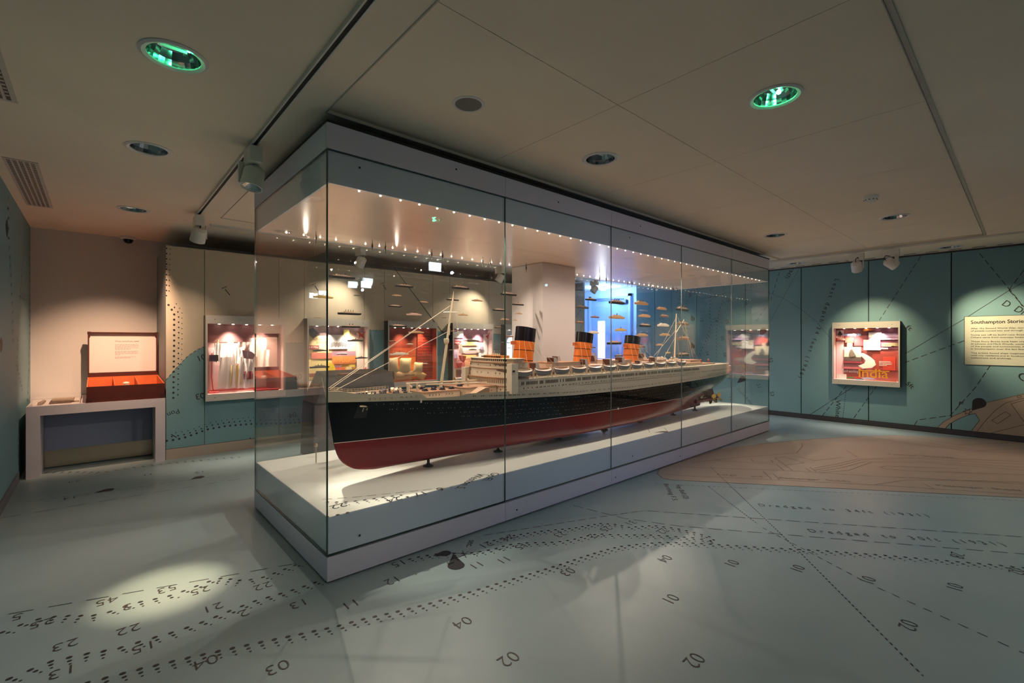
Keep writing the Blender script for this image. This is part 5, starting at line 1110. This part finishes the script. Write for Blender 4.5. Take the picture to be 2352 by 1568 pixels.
btext(t, fr, '1950s', .04, .775, .034, (.85, .78, .72), .052, .12); btext(t, fr, 'community life', .12, .86, .05, (.25, .42, .75), .05, .30); btext(t, fr, 'BRITAIN', .11, .825, .022, (.20, .04, .04), .052, .16); btext(t, fr, 'hard working', .12, .13, .05, (.45, .36, .34), .05, .26); btext(t, fr, 'arranged marriages', .56, .785, .025, (.78, .60, .80), .044, .42); btext(t, fr, 'southampton', .50, .60, .04, (.85, .82, .78), .046, .34)
btext(t, fr, 'india', .395, .055, .155, (.80, .36, .01), .10, .46)
mb = MB(); fr.box(mb, .03 + .39 * .87, .03 + .87 * .87, .09 + .175 * .88, .09 + .19 * .88, .098, .106); mb.build('lettering', flatm((.8, .36, .01)), t)
lines(t, fr, .75, .98, .895, 5, .016, (.70, .50, .72), .036); lines(t, fr, .75, .98, .71, 4, .02, (.75, .66, .4), .036); lines(t, fr, .70, .90, .36, 4, .025, (.75, .68, .55), .03)
# text panel on the right wall
tp = thing('text_panel', (XR - .004, .12, 1.45), 'pale panel headed Southampton Stories on the right wall', 'sign')
MB().box(XR - .008, XR - .0015, -.42, .656, 1.086, 1.817).build('board', mat('panel_cream', (.58, .60, .50), .5), tp)
for a in ([(XR - .0085, .656, 1.086), (XR - .0085, .656, 1.817), (XR - .0085, -.42, 1.817), (XR - .0085, -.42, 1.086), (XR - .0085, .656, 1.086)],): dashes(a, 9, 9, .006, NRW, .0006).build('border', INK, tp)
text('Southampton Stories', (XR - .0095, .585, 1.706), (0, -1, 0), (0, 0, 1), .052, INK, tp, width=.56, thick=.012)
body = ['After the Second World War, increasing numbers', 'of people moved into and through Southampton.', '', 'Some set off to build new lives in distant lands.', 'Others came from overseas looking for work.', '', 'These Story Boxes have been created by artists', 'Al Johnson and Mark Woods, working with some', 'of the people and communities that have lived', 'in Southampton over the last few decades.', '', 'The artists found their inspiration in conversation', 'with city residents and in Southampton\u2019s museum', 'collections and archives.']
z = 1.625
for ln in body:
    if ln: text(ln, (XR - .0095, .585, z), (0, -1, 0), (0, 0, 1), .021, INK, tp, width=.84 * len(ln) / 50); z -= .037
    else: z -= .024

# ------------------------------------------------------------------ lectern seen through the case
lec = thing('lectern', (2.5, 6.0, 0), 'grey floor-standing lectern with sloping top behind the ship case', 'lectern')
LG = mat('lectern_grey', (.17, .16, .16), .5); LG2 = mat('lectern_dark', (.07, .065, .065), .45)
MB().hexa([(1.96, 5.85, 0), (2.95, 5.85, 0), (2.95, 6.25, 0), (1.96, 6.25, 0)], [(1.99, 5.85, .68), (2.95, 5.85, .68), (2.95, 6.25, .68), (1.99, 6.25, .68)]).build('body', LG, lec)
MB().hexa([(1.99, 5.80, .68), (3.06, 5.80, .68), (3.06, 6.28, .68), (1.99, 6.28, .68)], [(2.10, 5.80, 1.02), (3.0, 5.80, 1.02), (3.0, 6.12, 1.06), (2.10, 6.12, 1.06)]).build('head', LG, lec)
MB().hexa([(1.95, 5.83, 0), (1.96, 5.83, 0), (1.96, 6.27, 0), (1.95, 6.27, 0)], [(1.98, 5.83, .68), (1.99, 5.83, .68), (1.99, 6.27, .68), (1.98, 6.27, .68)]).build('side_trim', LG2, lec)

# ------------------------------------------------------------------ ceiling fittings
WARM = (1, .82, .62)
GREENL = (.05, 1, .38)
dl_label = ['green-glowing recessed downlight nearest the left wall vent', 'recessed downlight between the track and the slotted vent', 'recessed downlight farthest back over the desk corner', 'recessed downlight above the middle of the ship case', 'recessed downlight with a bright green lamp in the ceiling tray', 'recessed downlight near the far end of the ship case', 'recessed downlight beside the smoke detector', 'recessed downlight by the right wall next to the case', 'recessed downlight above the right-hand text panel', 'recessed downlight above the viewer near the left wall', 'recessed downlight behind the viewer by the first exit sign', 'recessed downlight behind the viewer towards the right wall', 'recessed downlight behind the viewer by the left wall', 'recessed downlight behind the viewer by the right wall']
RINGM = mat('downlight_ring', (.70, .69, .68), .35)
for i, (x, y, z) in enumerate(DL):
    t = thing('downlight', (x, y, z), dl_label[i], 'ceiling light', 'recessed ceiling downlights')
    MB().lathe((x, y, z), [(.112, .012), (.110, -.004), (.128, -.010), (.142, -.004), (.142, 0)], 32).build('trim_ring', RINGM, t, smooth=True)
    mb = MB(); n = 24; prof = [(.112, .0), (.104, .03), (.086, .065), (.055, .095), (.0005, .105)]
    mb.lathe((x, y, z), prof, n); mb.build('reflector', CHROME, t)
    mb = MB(); mb.cyl((x - .055, y + .02, z + .05), (x + .055, y + .02, z + .05), .008, n=8); mb.cyl((x - .055, y - .02, z + .05), (x + .055, y - .02, z + .05), .008, n=8); mb.build('lamp_tube', mat('lamp_tube', (.8, .8, .78), .3), t)
    if i == 2: spot_lamp('downlight_lamp', (x, y, z + .015), (.06, 8.0, .62), 260, 60, 1.0, (1, .60, .38), .03, t)
    if i in (0, 4):
        g_ = Vector((x + .055, y - .045, z + .03)) if i == 0 else Vector((x + .0, y - .02, z + .02))
        MB().sphere(g_, .009 if i == 0 else .013, 10).build('emergency_led', mat('green_led', (.1, 1, .4), .4, emit=(.08, 1, .38), es=45), t, smooth=True)
        point_lamp('green_lamp', g_ - Vector((0, 0, .03)), 0.16 if i == 0 else .2, GREENL, .012, t)
def spotlight(loc, target, power, size, label, col=WARM, blend=.55, group='track spotlights'):
    """track head: gear box on the track, arm, tilting drum"""
    x, y, z = loc; t = thing('track_spotlight', loc, label, 'spotlight', group)
    MB().cyl((x, y, z), (x, y, z - .02), .012, n=8).build('track_adapter', LAMPW, t)
    MB().box(x - .04, x + .04, y - .095, y + .095, z - .13, z - .02).build('gear_box', LAMPW, t, bevel=.004)
    d = (Vector(target) - Vector((x, y, z - .21))).normalized()
    hd = Vector((x, y, z - .225)); side = d.cross(Vector((0, 0, 1))).normalized()
    a = hd + side * .078
    mb = MB(); mb.hexa([a - side * .004 + Vector((0, 0, -.03)) - d.cross(side) * 0, a + side * .004 + Vector((0, 0, -.03)), a + side * .004 + Vector((0, 0, -.03)) + Vector((d.x, d.y, 0)).normalized() * .05, a - side * .004 + Vector((0, 0, -.03)) + Vector((d.x, d.y, 0)).normalized() * .05],
                       [a - side * .004 + Vector((0, 0, .12)), a + side * .004 + Vector((0, 0, .12)), a + side * .004 + Vector((0, 0, .12)) + Vector((d.x, d.y, 0)).normalized() * .05, a - side * .004 + Vector((0, 0, .12)) + Vector((d.x, d.y, 0)).normalized() * .05])
    mb.build('arm', LAMPW, t)
    dr = MB(); dr.lathe(hd, [(.0005, -.085), (.045, -.085), (.068, -.06), (.073, .07), (.067, .07), (.063, .055)], 20, tuple(d)); dr.build('drum', LAMPW, t, smooth=True)
    MB().lathe(hd, [(.063, .056), (.04, .025), (.0005, .0)], 20, tuple(d)).build('reflector', CHROME, t, smooth=True)
    mb = MB(); mb.tube([hd - d * .08, hd - d * .12 + Vector((0, 0, .01)), hd - d * .11 + side * .03 + Vector((0, 0, .05)), Vector((x, y - .03, z - .13))], .005, 6); mb.build('cable', BLACK, t)
    spot_lamp('spot_light', hd + d * .078, target, power * P_SPOT, size, blend, col, .025, t); return t
def track(x0, y0, x1, y1, label):
    t = thing('lighting_track', ((x0 + x1) / 2, (y0 + y1) / 2, CEIL), label, 'lighting track', 'ceiling lighting tracks'); w_ = .019
    if abs(x1 - x0) < .01:
        for s_ in (-1, 1): MB().box(x0 + s_ * .015 - .004, x0 + s_ * .015 + .004, y0, y1, CEIL - .022, CEIL - .0005).build('rail', LAMPW, t)
        MB().box(x0 - .011, x0 + .011, y0, y1, CEIL - .016, CEIL - .0007).build('slot', BLACK, t)
    else:
        for s_ in (-1, 1): MB().box(x0, x1, y0 + s_ * .015 - .004, y0 + s_ * .015 + .004, CEIL - .022, CEIL - .0005).build('rail', LAMPW, t)
        MB().box(x0, x1, y0 - .011, y0 + .011, CEIL - .016, CEIL - .0007).build('slot', BLACK, t)
track(.82, -3.2, .82, 6.12, 'long white lighting track left of the ship case'); track(1.0, 6.5, 8.5, 6.5, 'white lighting track behind the ship case'); track(8.76, -2.6, 8.76, 3.35, 'white lighting track in front of the right wall')
spotlight((.82, 3.66, CEIL - .02), (.30, 3.36, 0), 330, 17, 'track spotlight over the left end of the ship case', (1, .76, .46), 1.0)
spotlight((.82, 6.02, CEIL - .02), (.55, 7.6, .2), 30, 70, 'track spotlight nearest the suitcase wall', (1, .70, .48), 1.0)
spotlight((2.857, 6.5, CEIL - .02), (2.62, 6.95, 1.72), 40, 90, 'left-hand spotlight on the track behind the case', WARM, .9)
spotlight((5.524, 6.5, CEIL - .02), (5.15, 6.95, 1.72), 48, 90, 'spotlight behind the case next to the column', WARM, .9)
spotlight((8.30, 6.5, CEIL - .02), (7.6, 6.95, 1.5), 12, 60, 'spotlight in front of the blue-lit lobby', (.8, .88, 1), .9)
spotlight((8.76, 1.78, CEIL - .02), (9.80, 1.78, 1.35), 80, 66, 'left-hand spotlight on the right wall track', (1, .78, .46), .9)
spotlight((8.76, 1.36, CEIL - .02), (9.80, .10, 1.55), 200, 46, 'right-hand spotlight on the right wall track', (1, .78, .46), .9)
# unseen floods and track added for fill; last head throws the tan floor pool
track(1.0, -.75, 8.0, -.75, 'added white lighting track behind the viewer for the floods')
spotlight((.82, .2, CEIL - .02), (.3, 2.2, 0), 24, 80, 'added track flood near the viewer aimed at the chart floor', WARM, 1.0)
spotlight((2.0, -.75, CEIL - .02), (2.3, 1.9, 0), P_FLOOD, 100, 'first added flood on the track behind the viewer', (1, .84, .72), 1.0)
spotlight((4.3, -.75, CEIL - .02), (4.4, 2.6, .6), P_FLOOD * 2.2, 90, 'second added flood on the track behind the viewer', (.70, .68, 1), 1.0)
spotlight((6.6, -.75, CEIL - .02), (4.5, .3, 0), P_FLOOD * 2.2, 90, 'third added flood on the track behind the viewer', (.42, .76, 1), 1.0)
spotlight((8.76, -.9, CEIL - .02), (7.8, .9, 0), 60, 66, 'track spotlight out of view aimed at the tan floor chart', (1, .62, .46), 1.0)
# loudspeaker, smoke detector, dome camera, air grilles
t = thing('ceiling_speaker', (1.649, 2.23, TRAY), 'round grey loudspeaker grille in the ceiling tray', 'speaker')
MB().lathe((1.649, 2.23, TRAY), [(.0001, -.004), (.078, -.004), (.080, -.002)], 28).build('grille', mat('grille_grey', (.20, .19, .18), .7, bump=.5, scale=300), t); MB().lathe((1.649, 2.23, TRAY), [(.079, -.003), (.084, -.006), (.096, -.003), (.098, -.0003)], 28).build('rim', RINGM, t, smooth=True)
x, y = 5.62, 1.03; t = thing('smoke_detector', (x, y, TRAY), 'white domed smoke detector on the ceiling tray', 'smoke detector')
MB().lathe((x, y, TRAY), [(.0001, -.0005), (.06, -.0005), (.06, -.018), (.05, -.022)], 24).build('base', LAMPW, t, smooth=True); MB().lathe((x, y, TRAY), [(.052, -.022), (.054, -.034), (.046, -.052), (.030, -.062), (.0001, -.064)], 24).build('cap', LAMPW, t, smooth=True)
mb = MB()
for k in range(10): a = 2 * math.pi * k / 10; c, s_ = math.cos(a), math.sin(a); mb.box(x + .05 * c - .006, x + .05 * c + .006, y + .05 * s_ - .006, y + .05 * s_ + .006, TRAY - .042, TRAY - .036)
mb.build('vents', DARKGR, t)
x, y = .307, 8.03; t = thing('dome_camera', (x, y, CEIL), 'small black dome camera under the ceiling in the desk corner', 'camera')
MB().lathe((x, y, CEIL), [(.0001, -.0005), (.085, -.0005), (.085, -.03), (.06, -.04)], 24).build('base', LAMPW, t, smooth=True); MB().lathe((x, y, CEIL), [(.055, -.04), (.052, -.06), (.035, -.085), (.0001, -.095)], 24).build('dome', mat('smoked_dome', (.01, .01, .012), .1), t, smooth=True)
for (y0, y1, lb) in ((5.17, 6.83, 'slotted white air grille in the ceiling by the left wall'), (2.3, 3.95, 'slotted white air grille nearest the viewer by the left wall')):
    x0, x1 = -.54, -.345; t = thing('air_grille', ((x0 + x1) / 2, (y0 + y1) / 2, CEIL), lb, 'vent', 'ceiling air grilles')
    MB().box(x0, x1, y0, y1, CEIL - .004, CEIL - .0005).build('plate', mat('grille_plate', (.55, .50, .46), .5), t)
    for k in range(5):
        xa = x0 + .02 + .033 * k; MB().box(xa, xa + .019, y0 + .03, y1 - .03, CEIL - .0048, CEIL - .0042).build('slot', mat('grille_slot', (.10, .075, .075), .6), t)
        mb = MB(); n = int((y1 - y0 - .06) / .05)
        for j in range(n): yy = y0 + .04 + .05 * j; mb.box(xa + .002, xa + .017, yy, yy + .018, CEIL - .006, CEIL - .0049)
        mb.build('slot_bars', mat('grille_plate', (.55, .5, .46), .5), t)['kind'] = 'stuff'
# lit exit signs behind the viewer (seen mirrored in the case glass)
for (x, y, lb) in ((4.32, -1.22, 'lit exit sign hanging behind the viewer, nearer the case'), (4.52, -4.4, 'lit exit sign hanging behind the viewer, far end')):
    t = thing('exit_sign', (x, y, CEIL), lb, 'sign', 'lit exit signs')
    MB().box(x - .13, x + .13, y - .02, y + .02, 2.79, CEIL - .001).build('housing', LAMPW, t); MB().box(x - .115, x + .115, y - .008, y + .008, 2.645, 2.79).build('lit_panel', mat('exit_panel', (.8, .95, .9), .4, emit=(.75, .9, 1), es=20), t)
# bright blue-white lamp in the lobby
lb_ = thing('lobby_lamp', (9.75, 7.35, CEIL), 'bright blue-white lamp on the lobby ceiling', 'ceiling light')
MB().lathe((9.75, 7.35, CEIL), [(.0001, -.0005), (.10, -.0005), (.10, -.02), (.09, -.024)], 24).build('base', LAMPW, lb_, smooth=True); MB().lathe((9.75, 7.35, CEIL), [(.088, -.024), (.085, -.06), (.06, -.085), (.0001, -.09)], 24).build('diffuser', mat('lobby_diffuser', (.9, .95, 1), .4, emit=(.55, .75, 1), es=22), lb_, smooth=True)
point_lamp('lobby_light', (9.75, 7.35, CEIL - .16), 60, (.28, .52, 1), .05, lb_)
flush_texts()
